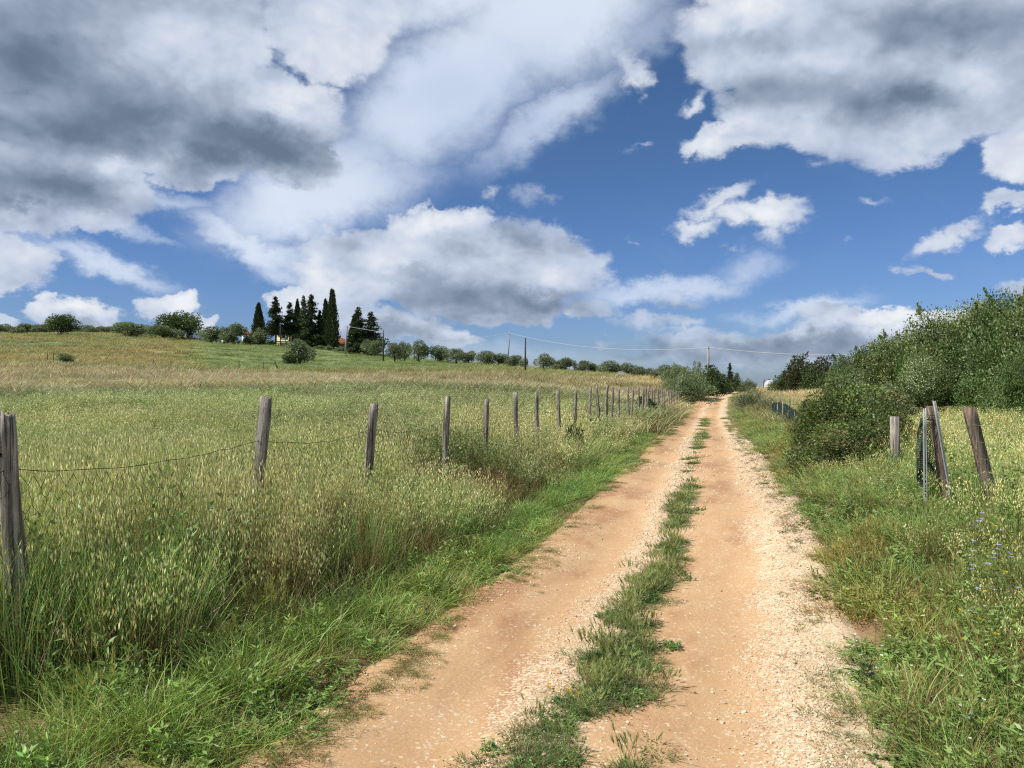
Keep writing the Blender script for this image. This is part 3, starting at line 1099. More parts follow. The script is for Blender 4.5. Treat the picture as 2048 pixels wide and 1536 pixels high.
def build_vegetation():
    # tall grass, left field and both banks
    x, y, sz = wedge(30, 60, 9.0, 1.45)
    lat = lateral(x, y)
    n = fbm(x, y, 1.2, 81, 3)
    left_edge = 1.95 + .5 * (1 - sstep(3.4, 5.5, y))
    keep = (lat < -(left_edge + (n - .5) * .6 + .25 * (sz - 1))) | ((lat > 2.0 + 1.3 * sstep(10, 20, y) + .25 * (sz - 1) + (n - .5) * 1.3))
    keep &= ~((lat > 0) & (lat < 3.2) & (R.rand(len(x)) < .25))
    # a trodden, browner gap right of the road is thinner
    x, y, sz, lat, n = x[keep], y[keep], sz[keep], lat[keep], n[keep]
    z = H(x, y)
    N = len(x)
    r = np.hypot(x, y)
    cov = cover_col(x, y)
    ref = np.array([.19, .185, .072]) * 1.25
    tint = np.clip(cov / ref, .45, 1.9)
    tint = 1.06 + (tint - 1) * (.35 + .65 * sstep(8, 30, r))[:, None]
    tint = tint * np.where((lat > 0)[:, None], np.array([1.15, 1.1, 1.0]), 1.0)
    p = R.rand(N)
    nn = fbm(x, y, 1.6, 91, 3)
    idx = (R.rand(N) * 4).astype(int)
    bank = np.exp(-((np.abs(lat) - 2.5) / .7) ** 2)
    idx = np.where(p < .10 + .28 * bank * (nn > .5), 4 + (R.rand(N) * 2).astype(int), idx)
    idx = np.where((p > .72 - .2 * bank) & (nn < .56), 6, idx)
    idx = np.where(p > .93, 7, idx)
    rightside = lat > 0
    idx = np.where(rightside & (R.rand(N) < .35), np.where(R.rand(N) < .5, 7, 6), idx)
    # brownish dock stand behind the fourth post
    dk = np.hypot(x + .45, (y - 9.9)) < 1.0
    tint = np.where(dk[:, None] & (R.rand(N) < .8)[:, None], np.array([.95, .80, .74]) * .9, tint)
    idx = np.where(dk, 5, idx)
    wd = fbm(x, y, 3.2, 99, 3)
    idx = np.where((wd > .60) & (R.rand(N) < .5), np.where(R.rand(N) < .5, 7, 5), idx)
    tint = tint * (1 - .22 * sstep(.55, .68, wd))[:, None]
    far = r > 24
    idx = np.where(far & (R.rand(N) < sstep(20, 45, r)), 8 + (R.rand(N) * 3).astype(int), idx)
    hgt = (np.where(lat > 0, .5, .72) + np.where(lat > 0, .5, .28) * sstep(2.0, 3.2, np.abs(lat))) * (.62 + .80 * fbm(x, y, 2.2, 95, 3))
    hgt *= np.where(rightside, .92 - .37 * sstep(10, 22, y), 1.08)
    hgt *= 1 + .22 * ((lat < -2.3) & (lat > -3.6) & (y < 5.5))
    hgt *= 1 - .25 * sstep(25, 60, r)
    scl = np.stack([sz, sz, hgt], -1)
    P = np.stack([x, y, z - .01], -1)
    m = rightside
    scatter('oat_grass', src_tall, P[~m], R.rand((~m).sum()) * 6.28, scl[~m], idx[~m], tint[~m], 'wild oats and dry grass filling the fenced field')
    scatter('tall_bank_grass', src_tall, P[m], R.rand(m.sum()) * 6.28, scl[m], idx[m], tint[m], 'mixed tall weeds and oats on the bank by the green net')

    # far meadow up to the ridge
    x, y, sz = wedge(1.6, 260, 45, 1.6, rmin=45, half=math.radians(42), near_half=math.radians(42))
    lat = lateral(x, y)
    keep = (np.abs(lat) > 1.9 + .75 * sz) | (y > 128)
    x, y, sz = x[keep], y[keep], sz[keep]
    cov = cover_col(x, y)
    tint = np.clip(cov / np.array([.235, .235, .10]), .3, 2.4)
    a = x / y
    meadow = sstep(-.435, -.39, a) * (1 - sstep(-.12, .02, a)) * sstep(90, 100, y)
    hgt = (.75 + .5 * fbm(x, y, 6, 95, 3)) * (1 - .65 * meadow)
    N = len(x)
    scatter('meadow_grass', src_tall, np.stack([x, y, H(x, y) - .02], -1), R.rand(N) * 6.28,
            np.stack([sz * 1.3, sz * 1.3, hgt], -1), 8 + (R.rand(N) * 3).astype(int), tint, 'pale dry and green grass on the rising slope')

    # short green verge
    x, y, sz = wedge(62, 95, 9.0, 1.5)
    lat = lateral(x, y)
    n = fbm(x, y, .7, 101, 3)
    al = np.abs(lat)
    ed = np.where(lat < 0, 1.24, 1.16 + .10 * sstep(4, 9, y)) + (n - .5) * .55 + .16 * (sz - 1)
    out = np.where(lat < 0, 1.92 + .5 * (1 - sstep(3.4, 5.5, y)), 3.1 + 1.0 * sstep(10, 20, y))
    keep = (al > ed) & (al < out + (n - .5) * .8)
    gap = fbm(x, y, .9, 111, 3)
    keep &= ~((lat > 0) & (gap > .70) & (al < 2.4))
    x, y, sz, lat, n, al, ed = x[keep], y[keep], sz[keep], lat[keep], n[keep], al[keep], ed[keep]
    N = len(x)
    ins = al - ed
    p = R.rand(N)
    idx = (R.rand(N) * 3).astype(int)
    idx = np.where(p < .14, 3, idx)
    idx = np.where((p > .26) & (p < .36), 4, idx)
    idx = np.where((p > .14) & (p < .20), 5, idx)
    idx = np.where((p > .20) & (p < .26), 6, idx)
    rt = lat > 0
    idx = np.where(rt & (p > .5) & (p < .68), np.where(R.rand(N) < .6, 3, 4), idx)
    idx = np.where(rt & (p > .78) & (p < .93), 5, idx)
    idx = np.where(ins < .10, np.where(R.rand(N) < .7, 7, 5), idx)
    hgt = .30 + .70 * sstep(0.05, .6, ins) + .45 * (fbm(x, y, .8, 121, 3) - .5)
    hgt = hgt * np.where(rt, .95, .92)
    tint = np.ones((N, 3)) * (.85 + .3 * fbm(x, y, 1.0, 131, 3))[:, None]
    tint = tint * np.where((lat < 0)[:, None], np.array([1.10, 1.18, 1.02]), np.array([1.18, 1.08, 1.0]))
    edge_dry = (1 - sstep(.0, .16, ins)) * .3
    tint = tint * (1 + edge_dry[:, None] * (np.array([1.3, .78, .8]) - 1))
    dry = sstep(.52, .68, fbm(x, y, 1.5, 141, 3)) * np.where(rt, .8, .35)
    tint = tint * (1 + dry[:, None] * (np.array([1.45, 1.0, .95]) - 1))
    z = H(x, y) - .02
    scatter('verge_grass', src_short, np.stack([x, y, z], -1), R.rand(N) * 6.28,
            np.stack([sz, sz, np.clip(hgt, .15, 1.6)], -1), idx, tint, 'short green grass and herbs along both edges of the dirt road')

    # the grass strip between the wheel tracks
    n0 = 2700
    y = np.exp(R.uniform(math.log(2.3), math.log(60), n0))
    den = fbm(y * 0, y, 1.1, 151, 3)
    w = np.interp(y, [2.5, 4, 6, 9, 60], [.27, .20, .13, .11, .13]) * (.6 + .9 * vnoise(y * 0, y, 1.3, 161))
    l = R.randn(n0) * w * .6 + (vnoise(y * 0, y, 2.4, 171) - .5) * .16 + np.where(y < 6, -.02, 0)
    keep = (y < 12.2) & (den > .16) | ((y >= 14) & (y < 21) & (fbm(l, y, .5, 152, 2) > .50)) | ((y > 21) & (y < 50) & (den > .52))
    keep &= fbm(l * 2, y, .35, 155, 2) > np.where(y < 7, .49, .42)
    y, l = y[keep], l[keep]
    sl = road_x(y + .5) - road_x(y - .5)
    x = road_x(y) + l
    sz = np.maximum(1, (y / 8)) ** .8
    N = len(x)
    p = R.rand(N)
    idx = np.where(p < .42, 0, np.where(p < .55, 1, np.where(p < .60, 2, np.where(p < .80, 3, np.where(p < .95, 4, 5)))))
    idx = np.where((np.abs(l + .06) < .12) & (R.rand(N) < .10) & (y < 13), 2, idx)
    tint = np.ones((N, 3)) * (.85 + .35 * R.rand(N))[:, None]
    scatter('track_grass', src_track, np.stack([x, y, road_surface(x, y) - .003], -1), R.rand(N) * 6.28,
            np.stack([sz * .8 / np.maximum(1, y / 14) ** .4, sz * .8 / np.maximum(1, y / 14) ** .4, (.28 + .34 * R.rand(N)) * np.where(idx == 2, 1.5, 1)], -1), idx, tint, 'low grass and barley strip between the wheel tracks')

    # sprigs and dead bits along the left edge of the earth and on the packed track
    n0 = 2200
    y = np.exp(R.uniform(math.log(2.3), math.log(45), n0))
    side = R.rand(n0)
    l = np.where(side < .5, -1.26 + np.abs(R.randn(n0)) * .12, np.where(side < .82, 1.22 - np.abs(R.randn(n0)) * .10, R.uniform(.1, .7, n0)))
    keep = (side < .82) | ((fbm(l * 2, y, .5, 181, 2) > .56) & (y < 6.5))
    keep &= (fbm(l, y, .6, 191, 2) > .45)
    y, l, side = y[keep], l[keep], side[keep]
    x = road_x(y) + l / .96
    N = len(x)
    sz = np.maximum(1, (y / 8)) ** .8 * np.where(side < .82, .42, .22) * (.5 + .7 * R.rand(N))
    tint = np.where((side < .5)[:, None], np.array([1.5, 1.25, 1.05]), np.array([1.3, 1.2, 1.0])) * (.75 + .4 * R.rand(N))[:, None]
    scatter('creeping_weeds', src_track, np.stack([x, y, road_surface(x, y) - .004], -1), R.rand(N) * 6.28,
            np.stack([sz, sz, sz * .8], -1), np.where(R.rand(N) < .8, 0, 1), tint, 'sparse creeping weeds at the rim of the road')


build_vegetation()

src_flower = src('flower_source', [
    lambda r: clump_flower(r, (.72, .50, .03), .28, .016, 4, .10), lambda r: clump_flower(r, (.45, .47, .68), .5, .017, 5, .14, 11),
    lambda r: clump_flower(r, (.75, .74, .68), .35, .010, 5, .12, 7), lambda r: clump_flower(r, (.72, .45, .03), .12, .014, 3, .06)])


def build_flowers():
    pts = []
    for px, py, Y, k, n, sp in ((1990, 1100, 5.2, 1, 4, .25), (2030, 1160, 4.7, 1, 3, .2), (1995, 1085, 5.6, 0, 3, .2), (1655, 945, 12.5, 0, 3, .25), (1685, 940, 12.4, 0, 3, .2),
                            (1130, 1395, 4.1, 3, 1, .10), (1150, 1420, 3.9, 3, 1, .06), (1930, 960, 8, 2, 6, .5), (2010, 900, 10, 1, 8, .8),
                            (1600, 880, 18, 0, 3, .8), (2000, 1250, 4.2, 2, 5, .35), (1800, 1450, 3.6, 2, 4, .3), (1850, 1000, 8, 2, 6, .6)):
        x0 = px_x(px, Y)
        for _ in range(n):
            pts.append((x0 + R.randn() * sp * .5, Y + R.randn() * sp, k))
    for _ in range(60):
        y = math.exp(R.uniform(math.log(4), math.log(28)))
        pts.append((float(road_x(y)) + R.uniform(1.9, 4.5), y, 2 if R.rand() < .7 else 0))
    for _ in range(60):
        y = math.exp(R.uniform(math.log(5), math.log(26)))
        pts.append((float(road_x(y)) - R.uniform(3.0, 12), y, 2))
    A = np.array(pts)
    N = len(A)
    z = H(A[:, 0], A[:, 1])
    scatter('wildflowers', src_flower, np.stack([A[:, 0], A[:, 1], z], -1), R.rand(N) * 6.28, np.stack([np.ones(N)] * 2 + [.8 + .5 * R.rand(N)], -1),
            A[:, 2].astype(int), np.ones((N, 3)), 'yellow, pale blue and white wildflowers in the road banks')


build_flowers()


# ------------------------------------------------------------------ loose gravel
def build_gravel():
    m, g, out = new_mat('limestone_chips')
    c = attr(g, 'tint', 'INSTANCER')
    tc = g.n.new('ShaderNodeTexCoord')
    n = g.noise(tc.outputs['Object'], 2.5, 3, .6)
    g.l.new(principled(g, g.vmath('SCALE', c, scale=g.rng(n, .2, .8, .8, 1.15)), .9, .1), out.inputs[0])
    coll = bpy.data.collections.new('gravel_source')
    import bmesh
    for i in range(6):
        rs = np.random.RandomState(300 + i)
        bm = bmesh.new()
        bmesh.ops.create_icosphere(bm, subdivisions=1, radius=1.0)
        # chipped: cut flat by a few random planes
        for v in bm.verts:
            co = np.array(v.co)
            for _ in range(1):
                co = co * (1 + .18 * rs.randn())
            v.co = co * np.array([1, .8, .62])
        me = bpy.data.meshes.new('chip_%d' % i)
        bm.to_mesh(me)
        bm.free()
        me.materials.append(m)
        coll.objects.link(bpy.data.objects.new('chip_%d' % i, me))
    n0 = 150000
    y = np.exp(R.uniform(math.log(2.2), math.log(26), n0))
    l = R.uniform(-1.35, 1.75, n0)
    wob = (fbm(l, y * .5, .9, 201, 3) - .5) * .7
    lw = l + wob
    g1 = sstep(.70, 1.10, lw) * (1 - sstep(1.20, 1.55, l + (fbm(l, y, .5, 205, 2) - .5) * .8))
    g2 = np.exp(-((lw + .30) / .17) ** 2) * .75
    g3 = .02 + .09 * sstep(.5, .7, fbm(l * 1.5, y * .6, .8, 211, 3))
    track = np.maximum(sstep(.42, .15, np.abs(lw + .80)), sstep(.30, .1, np.abs(lw - .42)))
    prob = np.maximum(g1, np.maximum(g2, g3)) * (1 - .75 * track)
    keep = R.rand(n0) < prob
    y, l, g1 = y[keep], l[keep], g1[keep]
    x = road_x(y) + l / .96
    N = len(x)
    s = np.clip(np.exp(R.randn(N) * .42 + math.log(.0050)), .0025, .017) * np.maximum(1, y / 5) ** .7
    z = road_surface(x, y)
    a = np.abs(l)
    z = np.where(a > 1.35, np.maximum(z, H(x, y) - .02), z)
    k = R.rand(N, 1)
    pale, tan = np.array([.72, .61, .45]), np.array([.58, .40, .235])
    tint = tan + (pale - tan) * k ** .8
    tint = np.where(R.rand(N, 1) < .08, np.array([.56, .36, .25]), tint)
    tint = tint * (.75 + .4 * R.rand(N, 1))
    o = scatter('gravel', coll, np.stack([x, y, z + s * .22], -1), R.rand(N) * 6.28, np.stack([s * (.8 + .5 * R.rand(N)), s, s * (.7 + .4 * R.rand(N))], -1),
                (R.rand(N) * 6).astype(int), tint, 'pale limestone chips strewn over the dirt road', tilt=.7)


build_gravel()

# ------------------------------------------------------------------ trees and bushes
def leaf_cloud(blobs, n, L, W, cols, rs, shell=.55, up=.25, jit=.10, blobvar=.22, out=.6):
    """leaf-sized flakes through the outer part of overlapping lumps"""
    B = np.array([b[:4] for b in blobs], float)
    pr = B[:, 3] ** 2.2
    k = rs.choice(len(B), n, p=pr / pr.sum())
    d = rs.randn(n, 3)
    d /= np.linalg.norm(d, axis=1)[:, None]
    r = B[k, 3] * (shell + (1 - shell) * rs.rand(n) ** .6) * (1 + jit * rs.randn(n))
    P = B[k, :3] + d * r[:, None]
    keep = P[:, 2] > .05
    # drop those buried deep in another lump
    P, d, k = P[keep], d[keep], k[keep]
    D = d * out + rs.randn(len(P), 3) * .6 + np.array([0, 0, up])
    bc = 1 + blobvar * rs.randn(len(B), 1)
    ci = rs.randint(0, len(cols), len(B))
    base = np.array(cols)[ci] * np.clip(bc, .55, 1.5)
    m = rs.rand(len(P)) < .35
    c = base[k]
    c[m] = np.array(cols)[rs.randint(0, len(cols), m.sum())]
    V, Q, _ = diamonds(P, D, L, W, (1, 1, 1), rs)
    c = c * (.75 + .5 * rs.rand(len(P)))[:, None]
    return V, Q, np.repeat(c, 4, axis=0)


def limb_tree(rs, h, r, lean=.15, limbs=4, spread=.5, top=.75):
    b = MB()
    bend = rs.randn(2) * lean
    th = h * .45
    pts = [(0, 0, -.15)] + [(bend[0] * th * t + .04 * rs.randn(), bend[1] * th * t + .04 * rs.randn(), th * t) for t in (.25, .5, .75, 1)]
    b.tube(pts, [r * 1.35, r * 1.05, r, r * .92, r * .8], 7, jitter=.12, rs=rs)
    for i in range(limbs):
        a = i * 6.28 / limbs + rs.rand()
        s = np.array(pts[rs.randint(2, 5)])
        e = np.array([math.cos(a) * spread * h * .5, math.sin(a) * spread * h * .5, h * (top - .15 * rs.rand())])
        m = (s + e) / 2 + rs.randn(3) * .08 * h * .3
        b.tube([s, m, e], [r * .55, r * .36, r * .12], 5, jitter=.1, rs=rs)
    return b


def lumps(rs, w, h, n, base=.25, r=(.22, .36), flat=1.0):
    """lumps filling an ellipsoid w wide reaching from base*h to h"""
    out = []
    for i in range(n):
        d = rs.randn(3)
        d /= np.linalg.norm(d)
        rr = w * .5 * rs.uniform(*r)
        q = rs.rand() ** .4
        x = d[0] * (w * .5 - rr) * q
        y = d[1] * (w * .5 - rr) * q
        zc, zh = h * (1 + base) / 2, h * (1 - base) / 2
        z = zc + d[2] * max(zh - rr * flat, .05) * q
        out.append((x, y, z, rr))
    return out


OLIVE_COL = [(.18, .215, .115), (.24, .27, .16), (.13, .17, .085), (.20, .24, .12)]
OAK_COL = [(.08, .12, .038), (.105, .15, .05), (.06, .095, .032)]
DARK_COL = [(.036, .054, .022), (.055, .075, .03), (.042, .062, .022)]
BROWN_COL = [(.075, .070, .032), (.095, .075, .038), (.055, .075, .03), (.05, .07, .027)]
HEDGE_COL = [(.12, .17, .05), (.17, .225, .08), (.07, .11, .03), (.13, .19, .055), (.10, .145, .04), (.30, .35, .19)]  # palest tone paints the glossy leaf glints into the colour
GREYBUSH_COL = [(.18, .225, .105), (.14, .19, .08), (.22, .255, .14)]
BRAMBLE_COL = [(.10, .15, .04), (.16, .22, .055), (.065, .10, .03), (.20, .15, .07), (.13, .18, .05)]


def build_tree(name, rs, kind, h, w, n, L, W, cols, trunk=True, lowest=0.0):
    root = obj(name, None)
    if kind == 'cypress':
        t = rs.rand(n)
        lobes = [(rs.randn(2) * w * .10, rs.uniform(.75, 1.0)) for _ in range(5)]
        V, Q, C = [], [], []
        li = rs.randint(0, 5, n)
        off = np.array([l[0] for l in lobes])[li]
        top = np.array([l[1] for l in lobes])
        top[0] = 1.0
        off0 = off * (li > 0)[:, None]
        tt = t * top[li]
        prof = np.sin(np.clip(.10 + .9 * t, 0, 1) ** .62 * math.pi) ** .75 * (1 - .25 * t)
        a = rs.rand(n) * 6.283
        bump_ = 1 + .16 * np.sin(a * 5 + tt * 19) + .12 * rs.randn(n)
        rr = w * .42 * prof * bump_ * (.7 + .3 * rs.rand(n) ** .5)
        P = np.stack([off0[:, 0] * (1 - t * .3) + rr * np.cos(a), off0[:, 1] + rr * np.sin(a), .03 * h + tt * h * .97], -1)
        D = np.stack([np.cos(a) * .35, np.sin(a) * .35, np.ones(n)], -1) + rs.randn(n, 3) * .22
        V, Q, _ = diamonds(P, D, L, W, (1, 1, 1), rs)
        c = np.array(cols)[rs.randint(0, len(cols), n)] * (.7 + .6 * rs.rand(n))[:, None]
        cl = (V, Q, np.repeat(c, 4, axis=0))
        b = MB()
        b.tube([(0, 0, -.2), (0, 0, h * .3), (.05, 0, h * .7)], [w * .07, w * .05, w * .02], 7)
    elif kind == 'conifer':
        nb = 95
        bl = []
        for i in range(nb):
            t = rs.rand() ** .9
            a = rs.rand() * 6.283
            ln = w * .5 * (1 - t) ** .85 * (.42 + .80 * rs.rand()) + .10
            zz = h * (.08 + .90 * t)
            for f in (.35, .7, 1.0):
                bl.append((math.cos(a) * ln * f, math.sin(a) * ln * f, zz + ln * .18 * f * rs.uniform(-.3, 1), (.15 + .52 * (1 - t)) * (1.15 - .45 * f) * w / 5.2))
        bl = [q for q in bl if q[2] > h * lowest]
        bl.append((0, 0, h * .97, .12))
        cl = leaf_cloud(bl, n, L, W, cols, rs, shell=.3, up=.5)
        b = MB()
        b.tube([(0, 0, -.2), (rs.randn() * .1, 0, h * .5), (0, 0, h * .93)], [w * .055, w * .035, .04], 7)
        for i in range(16):
            a = rs.rand() * 6.283
            z0 = h * rs.uniform(.12, .8)
            ln = w * .42 * (1 - z0 / h) ** .7
            b.tube([(0, 0, z0), (math.cos(a) * ln, math.sin(a) * ln, z0 + ln * .2)], [.07, .02], 4)
    elif kind == 'bush':
        bl = lumps(rs, w, h, 30, .0, (.15, .42), .8)
        bl += [(rs.randn() * w * .2, rs.randn() * w * .2, h * rs.uniform(.1, .35), w * .22) for _ in range(6)]
        bl = [(x, y, max(z, rr * .55), rr) for x, y, z, rr in bl]
        cl = leaf_cloud(bl, int(n * .90), L, W, cols, rs, shell=.5, up=.35)
        # shoots standing proud of the outline
        m = int(n * .10)
        ns = 46
        s = rs.randint(0, len(bl), ns)
        Bp = np.array(bl)[s]
        dirs = rs.randn(ns, 3) * .75 + np.array([0, 0, .8])
        dirs /= np.linalg.norm(dirs, axis=1)[:, None]
        st = Bp[:, :3] + dirs * Bp[:, 3:4] * .8
        ln = w * rs.uniform(.03, .10, ns)
        k = rs.randint(0, ns, m)
        t = rs.rand(m)
        P = st[k] + dirs[k] * (ln[k] * t)[:, None] + rs.randn(m, 3) * L * .5 * (1.1 - t)[:, None]
        V, Q, _ = diamonds(P, dirs[k] + rs.randn(m, 3) * .7, L, W, (1, 1, 1), rs)
        c = np.array(cols)[rs.randint(0, len(cols), m)] * (.9 + .5 * rs.rand(m))[:, None]
        cl = join([cl, (V, Q, np.repeat(c, 4, axis=0))])
        b = MB()
        for i in range(7):
            a = rs.rand() * 6.283
            e = np.array([math.cos(a) * w * .3, math.sin(a) * w * .3, h * rs.uniform(.5, .85)])
            b.tube([(math.cos(a) * .08, math.sin(a) * .08, -.1), e * .5 + rs.randn(3) * .05 * w, e], [w * .014, w * .010, w * .004], 5)
        for i in range(16):
            sx = st[i]
            b.tube([sx - dirs[i] * ln[i], sx + dirs[i] * ln[i]], [w * .003, w * .0015], 4)
    else:
        base = .03 if kind == 'olive' else .04
        bl = lumps(rs, w, h, 13 if kind == 'olive' else 26, base, (.20, .46))
        cl = leaf_cloud(bl, n, L, W, cols, rs, shell=.5)
        b = limb_tree(rs, h, w * (.045 if kind == 'olive' else .035), spread=.55)
    V, Q, C = cl
    # bring the leaf mass to the stated size, whatever the lumps came to
    lo, hi = np.percentile(V, 1, axis=0), np.percentile(V, 99, axis=0)
    fx = w / max(hi[0] - lo[0], hi[1] - lo[1], .1)
    fz = h / (hi[2] if kind in ('bush', 'cypress', 'conifer') else hi[2])
    V = V * np.array([fx, fx, fz])
    if trunk:
        tr = obj('trunk' if kind != 'bush' else 'branches', b.mesh(name + '_trunk', M_BARK, True), root)
        if kind == 'bush':
            tr['kind'] = 'stuff'
    obj('crown' if kind != 'bush' else 'foliage', mk_mesh(name + '_crown', V, Q, col=np.clip(C, .004, .9), mat=M_LEAF), root)
    root['h0'] = h
    root['w0'] = w
    return root


_used = set()


def plant_tree(proto, px, Y, ytop, wpx, label, cat, group=None, yaw=None, sink=.1, name=None, x=None):
    """put a copy where the ray of image column px meets depth Y, sized from its outline"""
    X = px_x(px, Y) if x is None else x
    z = float(H(X, Y))
    h = max(pz(ytop, Y) - z, .3)
    w = wpx / F * Y
    if proto.name not in _used:
        _used.add(proto.name)
        o = proto
        h0, w0 = o['h0'], o['w0']
        o['hh'], o['ww'] = h0, w0
    else:
        o = copy_tree(proto)
        h0, w0 = proto['hh'], proto['ww']
        if name:
            o.name = name
    for k in ('h0', 'w0'):
        if k in o:
            del o[k]
    o.location = (X, Y, z - sink)
    o.rotation_euler = (0, 0, R.rand() * 6.28 if yaw is None else yaw)
    o.scale = (w / w0, w / w0, (h + sink) / h0)
    for k in ('group', 'label', 'category'):
        if k in o:
            del o[k]
    tag(o, label, cat, group)
    return o


def ordn(i):
    w = ['first', 'second', 'third', 'fourth', 'fifth', 'sixth', 'seventh', 'eighth', 'ninth', 'tenth', 'eleventh', 'twelfth', 'thirteenth', 'fourteenth',
         'fifteenth', 'sixteenth', 'seventeenth', 'eighteenth', 'nineteenth']
    if i < 19:
        return w[i]
    tens = {20: 'twentieth', 30: 'thirtieth'}
    n = i + 1
    if n in tens:
        return tens[n]
    return {2: 'twenty', 3: 'thirty'}[n // 10] + '-' + w[n % 10 - 1]


def build_trees():
    rs = np.random.RandomState(3)
    ol = [build_tree('olive_tree', np.random.RandomState(10 + i), 'olive', 4.2, 4.2, 3600, .26, .12, OLIVE_COL) for i in range(4)]
    cy = [build_tree('cypress_tree', np.random.RandomState(30 + i), 'cypress', 12, 2.6, 6500, .42, .17, DARK_COL) for i in range(2)]
    co = [build_tree('conifer_tree', np.random.RandomState(40 + i), 'conifer', 11, 4.6, (9000, 6000, 9000)[i], .38, .17, DARK_COL, lowest=(0, .30, .0)[i]) for i in range(3)]
    op = build_tree('conifer_tree', np.random.RandomState(47), 'conifer', 11, 4.6, 7000, .38, .17, DARK_COL, lowest=.26)
    ok = [build_tree('oak_tree', np.random.RandomState(50 + i), 'oak', 7, 9, 6500, .38, .22, OAK_COL) for i in range(2)]

    # --- lone and grouped olives on the left slope
    G = 'olive trees on the slope'
    L = [
        (261, 192, 645, 50, 'olive tree standing in dry grass between the lone oak and the broad round oak'),
        (250, 196, 646, 40, 'small olive crown joined to the back of the olive beside the broad round oak'),
        (331, 188, 652, 62, 'low spreading olive just in front of the broad round oak'),
        (422, 178, 654, 48, 'olive tree between the parked white van and the white hut'),
        (467, 172, 649, 46, 'dense olive hiding cars beside the small white hut'),
        (520, 172, 657, 38, 'olive standing below the slim isolated cypress'),
        (602, 127, 682, 54, 'solitary grey olive leaning on the green slope in front of the yellow house'),
        (736, 150, 681, 26, 'rounded olive below the darker pair of conifers, nearer the concrete pole'),
        (752, 149, 682, 28, 'rounded olive beside the dark pole at the foot of the conifer pair'),
        (790, 128, 687, 30, 'first olive of the ridge row, just past the dark pole'),
        (809, 128, 685, 26, 'second olive of the ridge row, tucked beside the rounder third one'),
        (838, 121, 683, 36, 'round-headed olive with open trunk, third in the ridge row'),
        (879, 122, 693, 34, 'fourth olive of the ridge row, just beyond a gap'),
        (912, 120, 698, 40, 'fifth olive of the ridge row'),
        (936, 120, 703, 26, 'low sixth olive at the end of a clump in the ridge row'),
        (976, 118, 703, 46, 'wide olive before the tall thin pole on the ridge'),
        (1003, 118, 708, 28, 'olive touching the foot of the tall thin pole'),
        (1027, 116, 711, 34, 'olive between the tall thin pole and the short dark post'),
        (1047, 113, 717, 15, 'tiny olive crown directly behind the short dark post'),
        (1089, 112, 709, 33, 'upright olive with a clear trunk past the short dark post'),
        (1127, 110, 717, 42, 'broad olive, second past the short dark post'),
        (1166, 108, 722, 34, 'third olive past the short dark post'),
        (1190, 109, 728, 26, 'small fourth olive past the short dark post'),
        (1217, 106, 723, 48, 'widest olive in the middle of the last ridge clump'),
        (1257, 105, 727, 30, 'olive above the far fence posts, after the widest one'),
        (1281, 103, 733, 32, 'low olive above the far fence posts'),
        (1305, 101, 737, 28, 'lowest olive near the end of the ridge row'),
        (1332, 99, 731, 34, 'thin dark olive at the end of the ridge row'),
        (1356, 98, 731, 30, 'last olive of the ridge row, half behind the grey roadside bush'),
    ]
    for i, (px, Y, yt, w, lab) in enumerate(L):
        plant_tree(ol[i % 4], px, Y, yt, w * 1.12, lab, 'olive tree', G)
    # --- olive grove along the top of the hill
    G2 = 'olive grove on the hilltop'
    gx = [-30, -8, 12, 30, 47, 66, 84, 102, 150, 168, 186, 203, 221, 238, 292, 310]
    for i, px in enumerate(gx):
        plant_tree(ol[(i * 3 + 1) % 4], px + rs.randn() * 2, 208 + rs.rand() * 14, 650 + px * .02 + rs.randn() * 2.2, 30 + rs.rand() * 10,
                   'grove olive', 'olive tree', G2, sink=.6)
    for i in range(len(gx)):
        pass
    plant_tree(ok[0], 124, 186, 631, 58, 'dark rounded oak standing alone at the hilltop grove', 'oak tree')
    plant_tree(ok[1], 365, 196, 627, 80, 'broad round oak rising above the olives near the van', 'oak tree')

    # --- cypresses and conifers round the farmhouse
    plant_tree(cy[0], 518, 182, 608, 27, 'slim dark cypress standing apart above the white hut', 'cypress')
    plant_tree(op, 551, 168, 597, 42, 'ragged conifer at the yellow gable of the farmhouse', 'conifer')
    plant_tree(co[1], 580, 171, 609, 34, 'see-through conifer in front of the yellow wall', 'conifer')
    plant_tree(cy[1], 595, 176, 602, 19, 'narrow cypress spire between two ragged conifers', 'cypress')
    plant_tree(co[2], 607, 171, 599, 36, 'thin-topped conifer next to the narrow spire', 'conifer')
    plant_tree(co[0], 623, 167, 597, 56, 'broadest dark conifer in the middle of the farmhouse screen', 'conifer')
    plant_tree(co[0], 640, 168, 626, 36, 'short dark conifer filling the gap before the tall twin cypresses', 'conifer')
    plant_tree(cy[1], 651, 167, 602, 23, 'shorter of the twin cypresses beside the tiled roof', 'cypress')
    plant_tree(cy[0], 663.5, 165, 582, 26, 'tallest cypress, rising beside the tiled roof', 'cypress')
    plant_tree(cy[1], 709, 156, 632, 26, 'dark cypress just behind the concrete pole with the cable', 'cypress')
    plant_tree(co[2], 717, 155, 621, 50, 'taller conifer of the pair between the concrete and dark poles', 'conifer')
    plant_tree(co[0], 742.5, 154, 630, 56, 'bushier conifer of the pair, closest to the dark pole', 'conifer')

    # --- bushes by the house
    bs = [build_tree('shrub', np.random.RandomState(60 + i), 'bush', 2.0, 2.6, 2600, .20, .12, c) for i, c in enumerate((OAK_COL, GREYBUSH_COL, BROWN_COL))]
